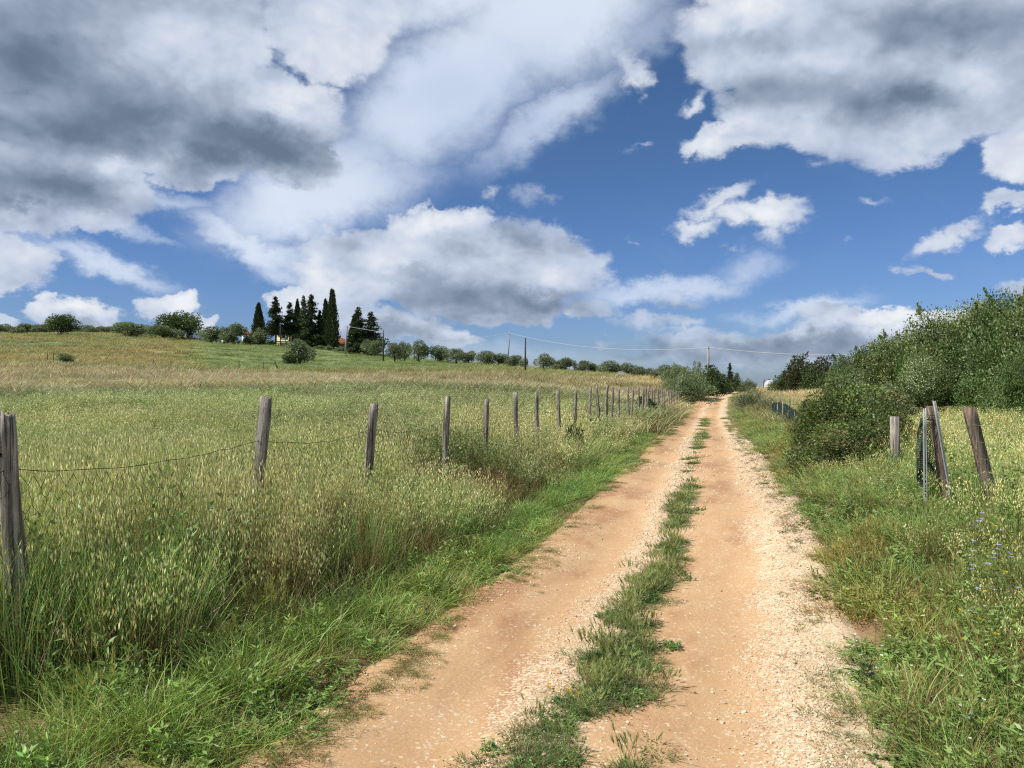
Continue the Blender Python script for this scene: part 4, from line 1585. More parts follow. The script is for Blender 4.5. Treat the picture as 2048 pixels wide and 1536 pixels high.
    for k, (i, px, Y, yt, w, lab) in enumerate([
            (0, 497, 171, 673, 22, 'dark shrub below the small white hut'), (0, 541, 168, 680, 18, 'green shrub at the corner of the yellow wall'),
            (0, 612, 164, 690, 24, 'shrub at the foot of the broadest conifer'),
            (1, 640, 163, 691, 22, 'pale shrub at the foot of the shorter twin cypress'), (1, 657, 161, 692, 16, 'pale shrub at the foot of the tallest cypress'),
            (1, 681, 156, 694, 22, 'shrub under the tiled roof'), (2, 702, 152, 696, 18, 'low shrub just past the concrete pole'),
            (0, 580, 126.5, 706, 30, 'leafy green shoots at the base of the solitary olive'),
            (1, 130, 88, 708, 34, 'bare grey shrub in the dry hillside grass'),
            (0, 1060, 73, 758, 30, 'low sapling in the meadow below the short dark post'), (0, 998, 78, 757, 14, 'tiny sapling left alone in the meadow'),
            (0, 1290, 38, 795, 48, 'small bush among the fence posts'), (0, 1150, 15.5, 856, 50, 'leafy weed thicket between the fence and the road'),
            (1, 600, 186, 683, 100, 'hedge of pale shrubs behind the farm conifers'),
            ]):
        plant_tree(bs[i], px, Y, yt, w, lab, 'shrub', name='shrub')

    # --- bushes at the top of the road
    gb = [build_tree('roadside_bush', np.random.RandomState(70 + i), 'bush', 3.0, 3.4, 9000, .13, .065, GREYBUSH_COL) for i in range(2)]
    db = [build_tree('dark_bush', np.random.RandomState(74 + i), 'bush', 3.4, 3.8, 7000, .17, .10, c) for i, c in enumerate((OAK_COL, BROWN_COL))]
    plant_tree(gb[0], 1376, 60, 740, 78, 'grey-green bush where the post fence ends beside the road', 'bush')
    plant_tree(gb[1], 1352, 72, 733, 70, 'grey-green bush rising behind the last fence posts', 'bush')
    plant_tree(gb[0], 1393, 69, 729, 64, 'taller grey-green bush behind the one at the fence end', 'bush')
    plant_tree(db[0], 1421, 76, 733, 60, 'dark bush below the roadside utility pole', 'bush')
    plant_tree(db[0], 1444, 90, 750, 50, 'dark bush where the road bends out of sight', 'bush')
    plant_tree(co[2], 1460, 92, 730, 22, 'small dark conifer where the road bends out of sight', 'conifer')
    plant_tree(db[0], 1474, 97, 748, 22, 'dark low bush beside the small conifer', 'bush')
    plant_tree(gb[1], 1494, 93, 760, 46, 'round green bush at the outer side of the road bend', 'bush')
    # dark thicket on the right ridge
    for i, (k, px, Y, yt, w, lab) in enumerate([
            (0, 1572, 82, 744, 44, 'lowest dark bush at the open end of the ridge thicket'), (1, 1600, 80, 713, 66, 'brownish round bush, tallest near the end of the ridge thicket'),
            (0, 1622, 78, 730, 50, 'dark green bush under the brownish ones of the ridge thicket'), (1, 1650, 80, 716, 64, 'second brownish bush of the ridge thicket'),
            (1, 1690, 78, 716, 60, 'third brownish bush of the ridge thicket'), (0, 1722, 66, 703, 46, 'dark tree top showing above the pale hedge'),
            (0, 1670, 76, 738, 60, 'dark green bush filling the foot of the ridge thicket'), (0, 1740, 64, 716, 60, 'dark bush half hidden behind the pale hedge')]):
        plant_tree(db[k], px, Y, yt, w * 1.15, lab, 'bush', 'dark thicket on the ridge')

    # --- tall hedge on the right
    hb = [build_tree('hedge_bush', np.random.RandomState(80 + i), 'bush', 3.2, 4.0, 38000, .070, .038, [tuple(c * f for c, f in zip(q, ((1, 1, 1), (.72, .84, .72), (1.22, 1.12, 1.15))[i])) for q in HEDGE_COL]) for i in range(3)]
    for i, (px, Y, yt, w, lab) in enumerate([
            (2130, 18.5, 580, 330, 'tallest hedge bush, cut by the frame edge'), (2025, 21, 604, 290, 'hedge bush rising behind the brown leaning plank'),
            (1945, 24, 612, 250, 'hedge bush standing behind the two steel bars'), (1985, 28, 606, 230, 'hedge bush filling the back behind the tallest pair'),
            (1885, 26.5, 652, 220, 'third step down of the pale hedge'), (1822, 30, 668, 200, 'fourth step down of the pale hedge, behind the wooden stump'),
            (1768, 33.5, 694, 180, 'fifth step down of the pale hedge'), (1722, 38, 712, 150, 'second lowest bush of the pale hedge'),
            (1700, 43, 736, 90, 'lowest far bush of the pale hedge'), (1860, 22.5, 715, 190, 'low front bush of the hedge above the steel bars'),
            (2080, 17, 690, 200, 'low dense bush at the foot of the tallest hedge bush')]):
        plant_tree(hb[i % 3], px, Y, yt, w * 1.0, lab, 'bush', 'pale green hedge')
    # flowering bush and bramble along the road
    fb = build_tree('flowering_bush', np.random.RandomState(90), 'bush', 1.9, 2.6, 9000, .075, .04, [(.20, .22, .13), (.10, .14, .05), (.30, .29, .20), (.12, .155, .06)])
    plant_tree(fb, 1500, 47, 781, 70, 'pale flowering bush beside the road just below its crest', 'bush')
    plant_tree(fb, 1534, 44, 797, 50, 'lower flowering bush trailing towards the green net', 'bush')
    br = [build_tree('bramble', np.random.RandomState(94 + i), 'bush', 1.4, 1.9, 24000, .042, .026, BRAMBLE_COL) for i in range(2)]
    plant_tree(br[0], 1712, 13.5, 772, 200, 'dark bramble thicket, the tallest one of the roadside clump', 'bramble')
    plant_tree(br[1], 1640, 14.5, 806, 130, 'lower bramble spilling towards the road', 'bramble')
    plant_tree(br[1], 1772, 12.4, 815, 120, 'rounded bramble between the tall bramble and the wooden stump', 'bramble')
    plant_tree(br[0], 1700, 11.8, 850, 190, 'low sprawling bramble spreading before the tall one', 'bramble')
    plant_tree(br[1], 1765, 11.4, 900, 110, 'low bramble in front of the wooden stump', 'bramble')
    plant_tree(br[0], 1632, 27, 802, 70, 'tangled shrub in front of the yellow hay', 'bramble')
    plant_tree(gb[0], 1715, 22, 752, 100, 'pale shrub rising just behind the big bramble', 'bush')
    plant_tree(gb[1], 1775, 19, 775, 120, 'pale shrub behind the wooden stump', 'bush')
    # any prototype that was not used goes away again
    for p in ol + cy + co + [op] + ok + bs + gb + db + hb + br + [fb]:
        for k in ('hh', 'ww', 'h0', 'w0'):
            if k in p:
                del p[k]


def strip_props():
    for o in SC.objects:
        for k in ('hh', 'ww', 'h0', 'w0'):
            if k in o:
                del o[k]


build_trees()
strip_props()
for i, o in enumerate([o for o in SC.objects if o.get('group') == 'olive grove on the hilltop']):
    o['label'] = 'hilltop grove olive, %s along the skyline row from the frame edge' % ordn(i)


# ------------------------------------------------------------------ fence on the left
FX = [(20.5, 830), (527, 795), (746, 808), (895.5, 794), (972.5, 798), (1033, 784), (1076, 785.5), (1118, 780.5), (1151.5, 782), (1182, 775), (1194, 771), (1216, 770),
      (1225.4, 775), (1239.5, 775), (1256.5, 774), (1267.6, 776), (1278, 773), (1287, 775), (1293, 775.5), (1298, 773), (1304, 776), (1310, 778), (1316, 778), (1320, 779),
      (1325, 779.5), (1328, 780), (1332, 779.5), (1336, 780.5), (1340, 780), (1343.5, 781), (1347.5, 781), (1353, 781), (1358.4, 782), (1365, 781)]


def fence_Y(px):
    a = (px - 1024) / F
    return 3.72 / (0.28 - a)


def post_mesh(name, rs, h, r, knot=False):
    n, s = 16, 14
    V = []
    ph = rs.rand(4) * 6.28
    th = np.arange(s) * 6.283 / s
    for i in range(n):
        t = i / (n - 1)
        z = -.35 + (h + .35) * t
        rr = r * (1.10 - .14 * t) * (1 + .05 * np.sin(3 * th + ph[0] + 1.5 * t) + .05 * np.sin(5 * th + ph[1]) + .06 * math.sin(t * 9 + ph[2])
                                     + .03 * rs.randn(s))
        cx, cy = .02 * math.sin(t * 4 + ph[3]), .015 * math.sin(t * 5 + ph[0])
        if i == n - 1:
            rr = rr * .93
        V.append(np.stack([cx + rr * np.cos(th), cy + rr * np.sin(th), np.full(s, z) + (.012 * rs.randn(s) if i == n - 1 else 0)], -1))
    V = np.concatenate(V)
    # deep drying cracks: pull a few columns of vertices inwards
    for c in rs.choice(s, 3, replace=False):
        lo = rs.randint(2, 6)
        for i in range(lo, n):
            k = i * s + c
            V[k, :2] *= .90
    Q = [(i * s + k, i * s + (k + 1) % s, (i + 1) * s + (k + 1) % s, (i + 1) * s + k) for i in range(n - 1) for k in range(s)]
    V = np.concatenate([V, [[V[-s:, 0].mean(), V[-s:, 1].mean(), h - .004]]])
    T = [(len(V) - 1, (n - 1) * s + k, (n - 1) * s + (k + 1) % s) for k in range(s)]
    me = mk_mesh(name, V, Q, T, mat=M_POST)
    return me


def build_left_fence():
    rs = np.random.RandomState(17)
    leans = [(-.010, 0), (.085, 0), (.045, .0), (.02, 0), (-.01, .02), (0, 0), (.02, 0), (.01, 0), (.05, 0), (.02, 0), (-.05, 0)]
    radii = [.052, .049, .047, .043, .04]
    shared = [post_mesh('fence_post', rs, 1.5, .042) for _ in range(5)]
    tops = []
    for i, (px, ty) in enumerate(FX):
        Y = fence_Y(px)
        X = px_x(px, Y)
        zt = pz(ty, Y)
        lx, ly = leans[i] if i < len(leans) else (rs.randn() * .03, rs.randn() * .02)
        # the top is what the picture fixes; the foot follows from the lean
        zg = float(H(X - lx * 1.3, Y - ly * 1.3)) + .02
        h = zt - zg
        if i < 9:
            me = post_mesh('fence_post', rs, h, radii[min(i, 4)])
            sc = (1, 1, 1)
        else:
            me = shared[i % 5]
            sc = (1, 1, h / 1.5)
        o = obj('fence_post', me, None, (X - lx * h, Y - ly * h, zg), (-ly, lx, rs.rand() * 6.28 if False else 0), sc)
        if i == 0:
            lab = 'thick weathered wooden post with a knot hole, cut near the frame edge'
            k = MB()
            k.tube([(0, -.045, 1.12), (0, -.0565, 1.12)], [.008, .011], 8)
            ko = obj('knot', k.mesh('knot', mat_plain('knot_dark', (.012, .010, .008), .95, .02)), o, (-.022, 0, h - 1.12 - .20))
        elif i == 1:
            lab = 'leaning grey wooden post, second from the frame edge, dark towards its foot'
        elif i == len(FX) - 1:
            lab = 'last wooden post of the fence, touching the grey roadside bush'
        else:
            lab = 'weathered grey fence post, %s in the line counting away from the frame edge' % ordn(i)
        tag(o, lab, 'fence post', 'wooden posts of the field fence')
        tops.append((X - lx * h, Y - ly * h, zg, h, lx, ly))
    # netting and its top wire
    root = obj('wire_netting', None, None, (tops[0][0], tops[0][1], tops[0][2]))
    tag(root, 'rusty hexagonal wire netting slung between the old wooden posts', 'wire netting')
    root_inv = np.array(root.location)
    bt, bm = MB(), MB()
    P = [(px_x(-420, fence_Y(-420)), fence_Y(-420), .12, 1.3, 0, 0)] + tops
    frac = .80

    def hang(a, b, t, sag):
        p0 = np.array([a[0] + a[4] * a[3] * frac, a[1] - .055, a[2] + min(a[3] * frac, 1.06)])
        p1 = np.array([b[0] + b[4] * b[3] * frac, b[1] - .055, b[2] + min(b[3] * frac, 1.06)])
        p = p0 + (p1 - p0) * t
        p[2] -= sag * 4 * t * (1 - t)
        return p

    for i in range(len(P) - 1):
        a, b = P[i], P[i + 1]
        L = math.hypot(b[0] - a[0], b[1] - a[1])
        sag = .05 + .05 * rs.rand()
        n = max(4, int(L / (.12 if i < 8 else .5)))
        pts = [hang(a, b, k / n, sag) + rs.randn(3) * (.005 if i < 8 else .01) for k in range(n + 1)]
        bt.tube(pts, .0022 if i < 6 else .0035, 4, cap=False)
        if i < 12:
            cell = .085 if i < 5 else (.13 if i < 8 else .22)
            rad = .0016 if i < 5 else (.0016 if i < 8 else .0022)
            nc = max(2, int(L / cell))
            nr = int(.80 / (cell * .87))
            off = rs.randn(nr + 2, nc + 2, 3) * cell * .13
            droop = rs.rand() * .12

            def node(r_, c_, up):
                t = min(max((c_ + (.5 if r_ % 2 else 0)) / nc, 0), 1)
                p = hang(a, b, t, sag)
                z = p[2] - r_ * cell * .87 - (0 if up else cell * .29) - droop * math.sin(3.1 * t) * (r_ > 0) * .6
                q = np.array([p[0], p[1], z]) + off[min(r_, nr), min(c_, nc)] * (1 if r_ > 0 else .3)
                return q
            for r_ in range(nr):
                for c_ in range(nc):
                    if rs.rand() < .05:
                        continue
                    u, d = node(r_, c_, True), node(r_, c_, False)
                    bm.tube([u, d], rad, 3, cap=False)
                    n1 = node(r_ + 1, c_ if r_ % 2 == 0 else c_ + 1, True)
                    n2 = node(r_ + 1, (c_ - 1) if r_ % 2 == 0 else c_, True)
                    bm.tube([d, n1], rad, 3, cap=False)
                    if c_ > 0 or r_ % 2:
                        bm.tube([d, n2], rad, 3, cap=False)
    for b_, nm in ((bt, 'top_wire'), (bm, 'hexagonal_mesh')):
        b_.V = [v - root_inv for v in b_.V]
        obj(nm, b_.mesh(nm, M_WIRE), root)


build_left_fence()


# ------------------------------------------------------------------ fence remains on the right
def bar(b, p0, p1, w, d, yaw=0.0, nseg=6, rs=None, wob=0.0):
    """rectangular post from p0 to p1"""
    p0, p1 = np.array(p0, float), np.array(p1, float)
    ax = np.array([math.cos(yaw), math.sin(yaw), 0])
    ay = np.array([-math.sin(yaw), math.cos(yaw), 0])
    V = []
    for i in range(nseg + 1):
        t = i / nseg
        c = p0 + (p1 - p0) * t
        for sx, sy in ((-1, -1), (1, -1), (1, 1), (-1, 1)):
            j = rs.randn(3) * wob if rs is not None else 0
            V.append(c + ax * sx * w / 2 + ay * sy * d / 2 + j)
    Q = [(i * 4 + k, i * 4 + (k + 1) % 4, i * 4 + 4 + (k + 1) % 4, i * 4 + 4 + k) for i in range(nseg) for k in range(4)]
    Q += [(3, 2, 1, 0), (nseg * 4, nseg * 4 + 1, nseg * 4 + 2, nseg * 4 + 3)]
    b.add(V, Q)


def at(px, py, Y):
    return np.array([px_x(px, Y), Y, pz(py, Y)])


def rooted(name, b, mat, base, **kw):
    base = np.array(base, float)
    b.V = [v - base for v in b.V]
    o = obj(name, b.mesh(name, mat), None, base)
    tag(o, **kw)
    return o


def build_right_fence():
    rs = np.random.RandomState(23)
    # split wooden post held by steel bars
    Y = 7.6
    top, foot = at(1862, 812, Y), at(1897, 1010, Y + .0)
    b = MB()
    bar(b, foot + (foot - top) * .25, top, .075, .06, .3, 8, rs, .003)
    rooted('wooden_post', b, M_POST_BROWN, foot, label='brown wooden post bound between two grey steel bars', cat='fence post')
    b = MB()
    bar(b, at(1908, 1000, Y - .1) + np.array([.02, 0, -.25]), at(1868, 802, Y - .1), .026, .006, .2, 6, rs, .001)
    bar(b, at(1908, 1000, Y - .1) + np.array([.034, .014, -.25]), at(1868, 802, Y - .1) + np.array([.014, .014, 0]), .005, .03, .2, 6, rs, .0005)
    rooted('steel_bar', b, M_STEEL, at(1908, 1000, Y - .1), label='grey steel angle bar leaning against the brown wooden post', cat='steel bar', group='steel fence bars')
    b = MB()
    bar(b, at(1856, 985, Y - .08) + np.array([0, 0, -.25]), at(1852, 816, Y - .08), .012, .006, .0, 6, rs, .001)
    bar(b, at(1853, 985, Y - .08) + np.array([-.011, .012, -.25]), at(1851, 818, Y - .08) + np.array([-.011, .012, 0]), .005, .025, .0, 6, rs, .0005)
    rooted('steel_bar', b, M_STEEL, at(1853, 985, Y - .08), label='upright grey steel bar on the netted side of the bound post', cat='steel bar', group='steel fence bars')
    b = MB()
    for k, yy in enumerate((828, 833, 838)):
        c = at(1862, yy, Y)
        ring = [c + np.array([.058 * math.cos(a) + .004 * math.sin(3 * a), .055 * math.sin(a) - .01, .012 * math.sin(a + k)]) for a in np.linspace(0, 6.4, 16)]
        b.tube(ring, .003, 4, cap=False)
    rooted('binding_wire', b, M_WIRE, at(1862, 838, Y), label='rusty wire wound round the bound post and steel bars', cat='wire')
    # leaning plank
    Y2 = 7.0
    top, foot = at(1938, 815, Y2), at(1993, 1030, Y2)
    b = MB()
    bar(b, foot + (foot - top) * .22, top, .098, .055, .12, 10, rs, .0025)
    rooted('plank_post', b, M_POST_BROWN, foot, label='brown square plank post leaning away from the road', cat='fence post')
    # stump
    Y3 = 10.6
    b = MB()
    z0 = float(H(px_x(1795, Y3), Y3))
    top = at(1790, 833, Y3)
    b.tube([(top[0] + .02, Y3, z0 - .2), (top[0] + .01, Y3, (top[2] + z0) / 2), tuple(top)], [.07, .065, .058], 10, jitter=.09, rs=rs)
    rooted('wooden_stump', b, M_POST, (top[0], Y3, z0), label='short round wooden post rising from the bramble', cat='fence post')
    b = MB()
    Y4 = 12.6
    p = at(1748, 828, Y4)
    bar(b, p - np.array([0, 0, 1.0]), p, .03, .02, 0, 4, rs, .002)
    rooted('pale_stake', b, M_STEEL, (p[0], p[1], float(H(p[0], p[1]))), label='pale thin stake poking out of the big bramble', cat='stake')

    # green plastic net bundled against the bound post
    def net(path, h, cell, rad, label, crump=.03):
        b = MB()
        path = np.array(path, float)
        seg = np.r_[0, np.cumsum(np.hypot(np.diff(path[:, 0]), np.diff(path[:, 1])))]
        n = int(seg[-1] / cell)
        m = int(h / cell)
        s = np.linspace(0, seg[-1], n + 1)
        G = np.zeros((n + 1, m + 1, 3))
        for i in range(n + 1):
            x = np.interp(s[i], seg, path[:, 0])
            y = np.interp(s[i], seg, path[:, 1])
            z = np.interp(s[i], seg, path[:, 2])
            for j in range(m + 1):
                G[i, j] = (x + crump * (vnoise(s[i], j * cell, .12, 3) - .5) * 2, y + crump * (vnoise(s[i], j * cell, .15, 5) - .5) * 3, z - j * cell + crump * (vnoise(s[i], j * cell, .3, 7) - .5))
        for i in range(n + 1):
            b.tube(G[i], rad, 3, cap=False)
        for j in range(m + 1):
            b.tube(G[:, j], rad, 3, cap=False)
        base = (path[0][0], path[0][1], float(H(path[0][0], path[0][1])))
        rooted('green_net', b, M_NET, base, label=label, cat='netting', group='green plastic netting')
    Yn = 7.9
    net([at(1836, 838, Yn), at(1843, 836, Yn - .08), at(1849, 838, Yn), at(1854, 845, Yn + .1), at(1890, 900, Yn + .1)], .72, .022, .0042, 'crumpled green plastic net bunched against the bound post', .03)
    net([at(1545, 806, 34), at(1560, 805, 31), at(1578, 812, 27.5), at(1592, 822, 25)], .62, .07, .009, 'dark green netting fence running behind the flowering bush', .05)
    for i, (px, py, Y) in enumerate(((1546, 803, 34), (1556, 802, 32), (1566, 803, 29.5), (1577, 806, 27.7), (1590, 818, 25.2))):
        p = at(px, py, Y)
        b = MB()
        b.tube([p - np.array([0, 0, 1.1]), p], [.035, .03], 7, jitter=.08, rs=rs)
        rooted('netting_post', b, M_POST, (p[0], p[1], float(H(p[0], p[1]))), label='small wooden post of the far green netting fence, %s from the flowering bush' % ordn(i), cat='fence post', group='posts of the green netting fence')
    # thin wires joining plank and bound post and running on
    b = MB()
    for k in range(5):
        yy = 845 + k * 34
        pts = [at(1790, 840 + k * 12, 10.6), at(1868 + k * 6, yy, Y - .03), at(1945 + k * 8, yy + 4, Y2 - .035), at(2120, yy + 12 + k * 4, 5.9), at(2500, yy + 60 + k * 14, 4.2)]
        fine = []
        for a, c in zip(pts[:-1], pts[1:]):
            for t in np.linspace(0, 1, 6)[:-1]:
                q = a + (c - a) * t
                q[2] -= .02 * math.sin(math.pi * t)
                fine.append(q)
        b.tube(fine + [pts[-1]], .0009, 4, cap=False)
    for k in range(26):
        t = k / 25
        a, c = at(1868 + 0, 845, Y - .03), at(1945, 849, Y2 - .035)
        q = a + (c - a) * t
        e = q + np.array([.13 * t + .08, 0, -.6])
        b.tube([q, e], .0008, 3, cap=False)
    rooted('fence_wire', b, M_STEEL, at(1868, 1000, Y), label='thin square wire fencing strung between the bound post and the leaning plank', cat='wire fence')


build_right_fence()


# ------------------------------------------------------------------ poles and cable
def pole(px, ytop, ybase, Y, r0, r1, mat, label, lean=0.0, cap=None):
    top = at(px, ytop, Y)
    xb = top[0] - lean
    z0 = float(H(xb, Y))
    zb = min(z0, pz(ybase, Y)) - .3
    root = obj('utility_pole', None, None, (xb, Y, z0))
    b = MB()
    b.tube([(0, 0, zb - z0), (lean * .5, 0, (top[2] - z0) / 2), (lean, 0, top[2] - z0)], [r0, (r0 + r1) / 2, r1], 10)
    obj('shaft', b.mesh('shaft', mat, True), root)
    b = MB()
    b.box((lean, -r1 - .03, top[2] - z0 - .25), (.12, .06, .22))
    b.tube([(lean, -r1 - .09, top[2] - z0 - .25), (lean, -r1 - .03, top[2] - z0 - .25)], .05, 8)
    obj('cable_clamp', b.mesh('cable_clamp', M_STEEL), root)
    tag(root, label, 'utility pole', 'poles carrying the overhead cable')
    return top


pA = pole(694.5, 651, 704.5, 150, .19, .13, M_CONCRETE, 'pale concrete pole in front of the conifer pair at the farmhouse', .4)
pB = pole(767, 659.5, 710, 135, .14, .10, M_DARKPOLE, 'dark wooden pole just past the conifer pair', .05)
pC = pole(1019.7, 664, 733, 130, .15, .11, M_CONCRETE, 'tall thin pole standing behind the olives of the ridge', .45)
pE = pole(1416, 692, 790, 104, .20, .15, M_CONCRETE, 'stout grey pole behind the bushes at the top of the road', 0)
pF = pole(561, 645, 694, 164, .10, .08, M_DARKPOLE, 'thin dark pole before the yellow farmhouse wall', 0)
pD = at(1051, 675.7, 95)
_b = MB()
_b.tube([at(1051, 750, 95) - np.array([0, 0, .4]), at(1050.6, 712, 95), pD], [.11, .10, .085], 8)
rooted('short_pole', _b, M_DARKPOLE, at(1051, 750, 95), label='short dark post standing in the meadow below the cable', cat='pole')


def cable(pts, rad, label, n=10):
    """smooth curve through image-measured points"""
    pts = np.array(pts)
    s = np.r_[0, np.cumsum(np.linalg.norm(np.diff(pts, axis=0), axis=1))]
    t = np.linspace(0, s[-1], n * (len(pts) - 1))
    A = np.vander(s / s[-1], 4)
    cf = [np.linalg.lstsq(A, pts[:, k], rcond=None)[0] for k in range(3)]
    q = np.stack([np.vander(t / s[-1], 4) @ c for c in cf], -1)
    q[0], q[-1] = pts[0], pts[-1]
    b = MB()
    b.tube(q, rad, 5)
    rooted('overhead_cable', b, M_CABLE, q[0], label=label, cat='cable', group='spans of the overhead cable')


cable([at(695, 652.5, 149.8), at(713, 656, 146), at(740, 660.5, 140.5), at(767, 664.5, 134.8)], 0.026, 'short cable span between the concrete pole and the dark pole')
cable([at(767, 664.5, 134.8), at(812, 675, 134), at(873, 680.5, 133), at(917, 679, 132), at(976, 673, 131), at(1019, 666.5, 129.8)], 0.021, 'faint cable span sagging over the ridge olives')
cable([at(1020, 666.5, 129.8), at(1051, 674.2, 128), at(1122, 687, 122), at(1210, 696.8, 115), at(1298, 699.7, 110), at(1400, 696.6, 105), at(1416, 694.5, 103.8)], 0.030,
      'long bright cable span sagging between the tall thin pole and the stout grey pole')
cable([at(1416, 694.5, 103.8), at(1494, 702.5, 98), at(1592, 708.6, 90), at(1706, 708.4, 80), at(1760, 705, 75)], 0.025, 'cable span running from the stout grey pole over the dark thicket')

# ------------------------------------------------------------------ farmhouse, hut, vehicles
M_YELLOW = mat_plain('yellow_plaster', (.66, .54, .27), .9, .1, noise=.1, scale=1.5)
M_WHITEW = mat_plain('white_plaster', (.72, .71, .66), .9, .1)
M_BROWNW = mat_plain('tan_plaster', (.36, .28, .18), .9, .1)
M_TILE = mat_plain('terracotta', (.33, .13, .07), .9, .1, noise=.35, scale=3)
M_SHUT = mat_plain('green_shutter', (.06, .16, .10), .6, .3)
M_GLASS = mat_plain('dark_glass', (.03, .035, .04), .15, .6)
M_WHITEP = mat_plain('white_paint', (.75, .76, .77), .35, .5, noise=.05)
M_RUBBER = mat_plain('tyre_rubber', (.02, .02, .02), .9, .1)


def hip_roof(b, cx, cy, z, w, d, rise, over=.4, ridge=.45, thick=.14):
    hx, hy = w / 2 + over, d / 2 + over
    rx = w * ridge / 2
    lo = [(-hx, -hy, z), (hx, -hy, z), (hx, hy, z), (-hx, hy, z)]
    up = [(-hx, -hy, z + thick), (hx, -hy, z + thick), (hx, hy, z + thick), (-hx, hy, z + thick), (-rx, 0, z + rise), (rx, 0, z + rise)]
    V = [(cx + x, cy + y, zz) for x, y, zz in lo + up]
    b.add(V, [(3, 2, 1, 0), (0, 1, 5, 4), (1, 2, 6, 5), (2, 3, 7, 6), (3, 0, 4, 7), (4, 5, 9, 8), (6, 7, 8, 9)], [(5, 6, 9), (7, 4, 8)])


def tile_rows(root, cx, cy, z, w, d, rise, over=.4, ridge=.45, thick=.14, n=26):
    """raised cover tiles down the front slope"""
    b = MB()
    hx, hy = w / 2 + over, d / 2 + over
    rx = w * ridge / 2
    for i in range(n + 1):
        x = -hx + 2 * hx * i / n
        f = 1.0 if abs(x) <= rx else (hx - abs(x)) / (hx - rx)
        if f < .06:
            continue
        b.tube([(cx + x, cy - hy - .03, z + thick + .02), (cx + x, cy - hy + (hy) * f, z + thick + .02 + (rise - thick) * f)], .07, 5)
    o = obj('tile_rows', b.mesh('tile_rows', M_TILE), root)
    o['kind'] = 'stuff'


def window(root, x, y, z, w, h, shutters=True):
    fr = MB()
    t = .08
    for c, s in (((x - w / 2 - t / 2, y - .03, z), (t, .10, h + 2 * t)), ((x + w / 2 + t / 2, y - .03, z), (t, .10, h + 2 * t)),
                 ((x, y - .03, z + h / 2 + t / 2), (w - .004, .10, t)), ((x, y - .03, z - h / 2 - t / 2), (w - .004, .10, t))):
        fr.box(c, s)
    f = obj('window', fr.mesh('window', M_WHITEW), root)
    p = MB()
    p.box((x, y - .012, z), (w, .02, h))
    obj('pane', p.mesh('pane', M_GLASS), f)
    if shutters:
        for sx in (-1, 1):
            q = MB()
            q.box((x + sx * (w * .75 + t + .02), y - .05, z), (w * .5, .05, h + .1))
            for k in range(6):
                q.box((x + sx * (w * .75 + t + .02), y - .082, z - h / 2 + (k + .5) * h / 6), (w * .42, .012, h / 9))
            obj('shutter', q.mesh('shutter', M_SHUT), f)


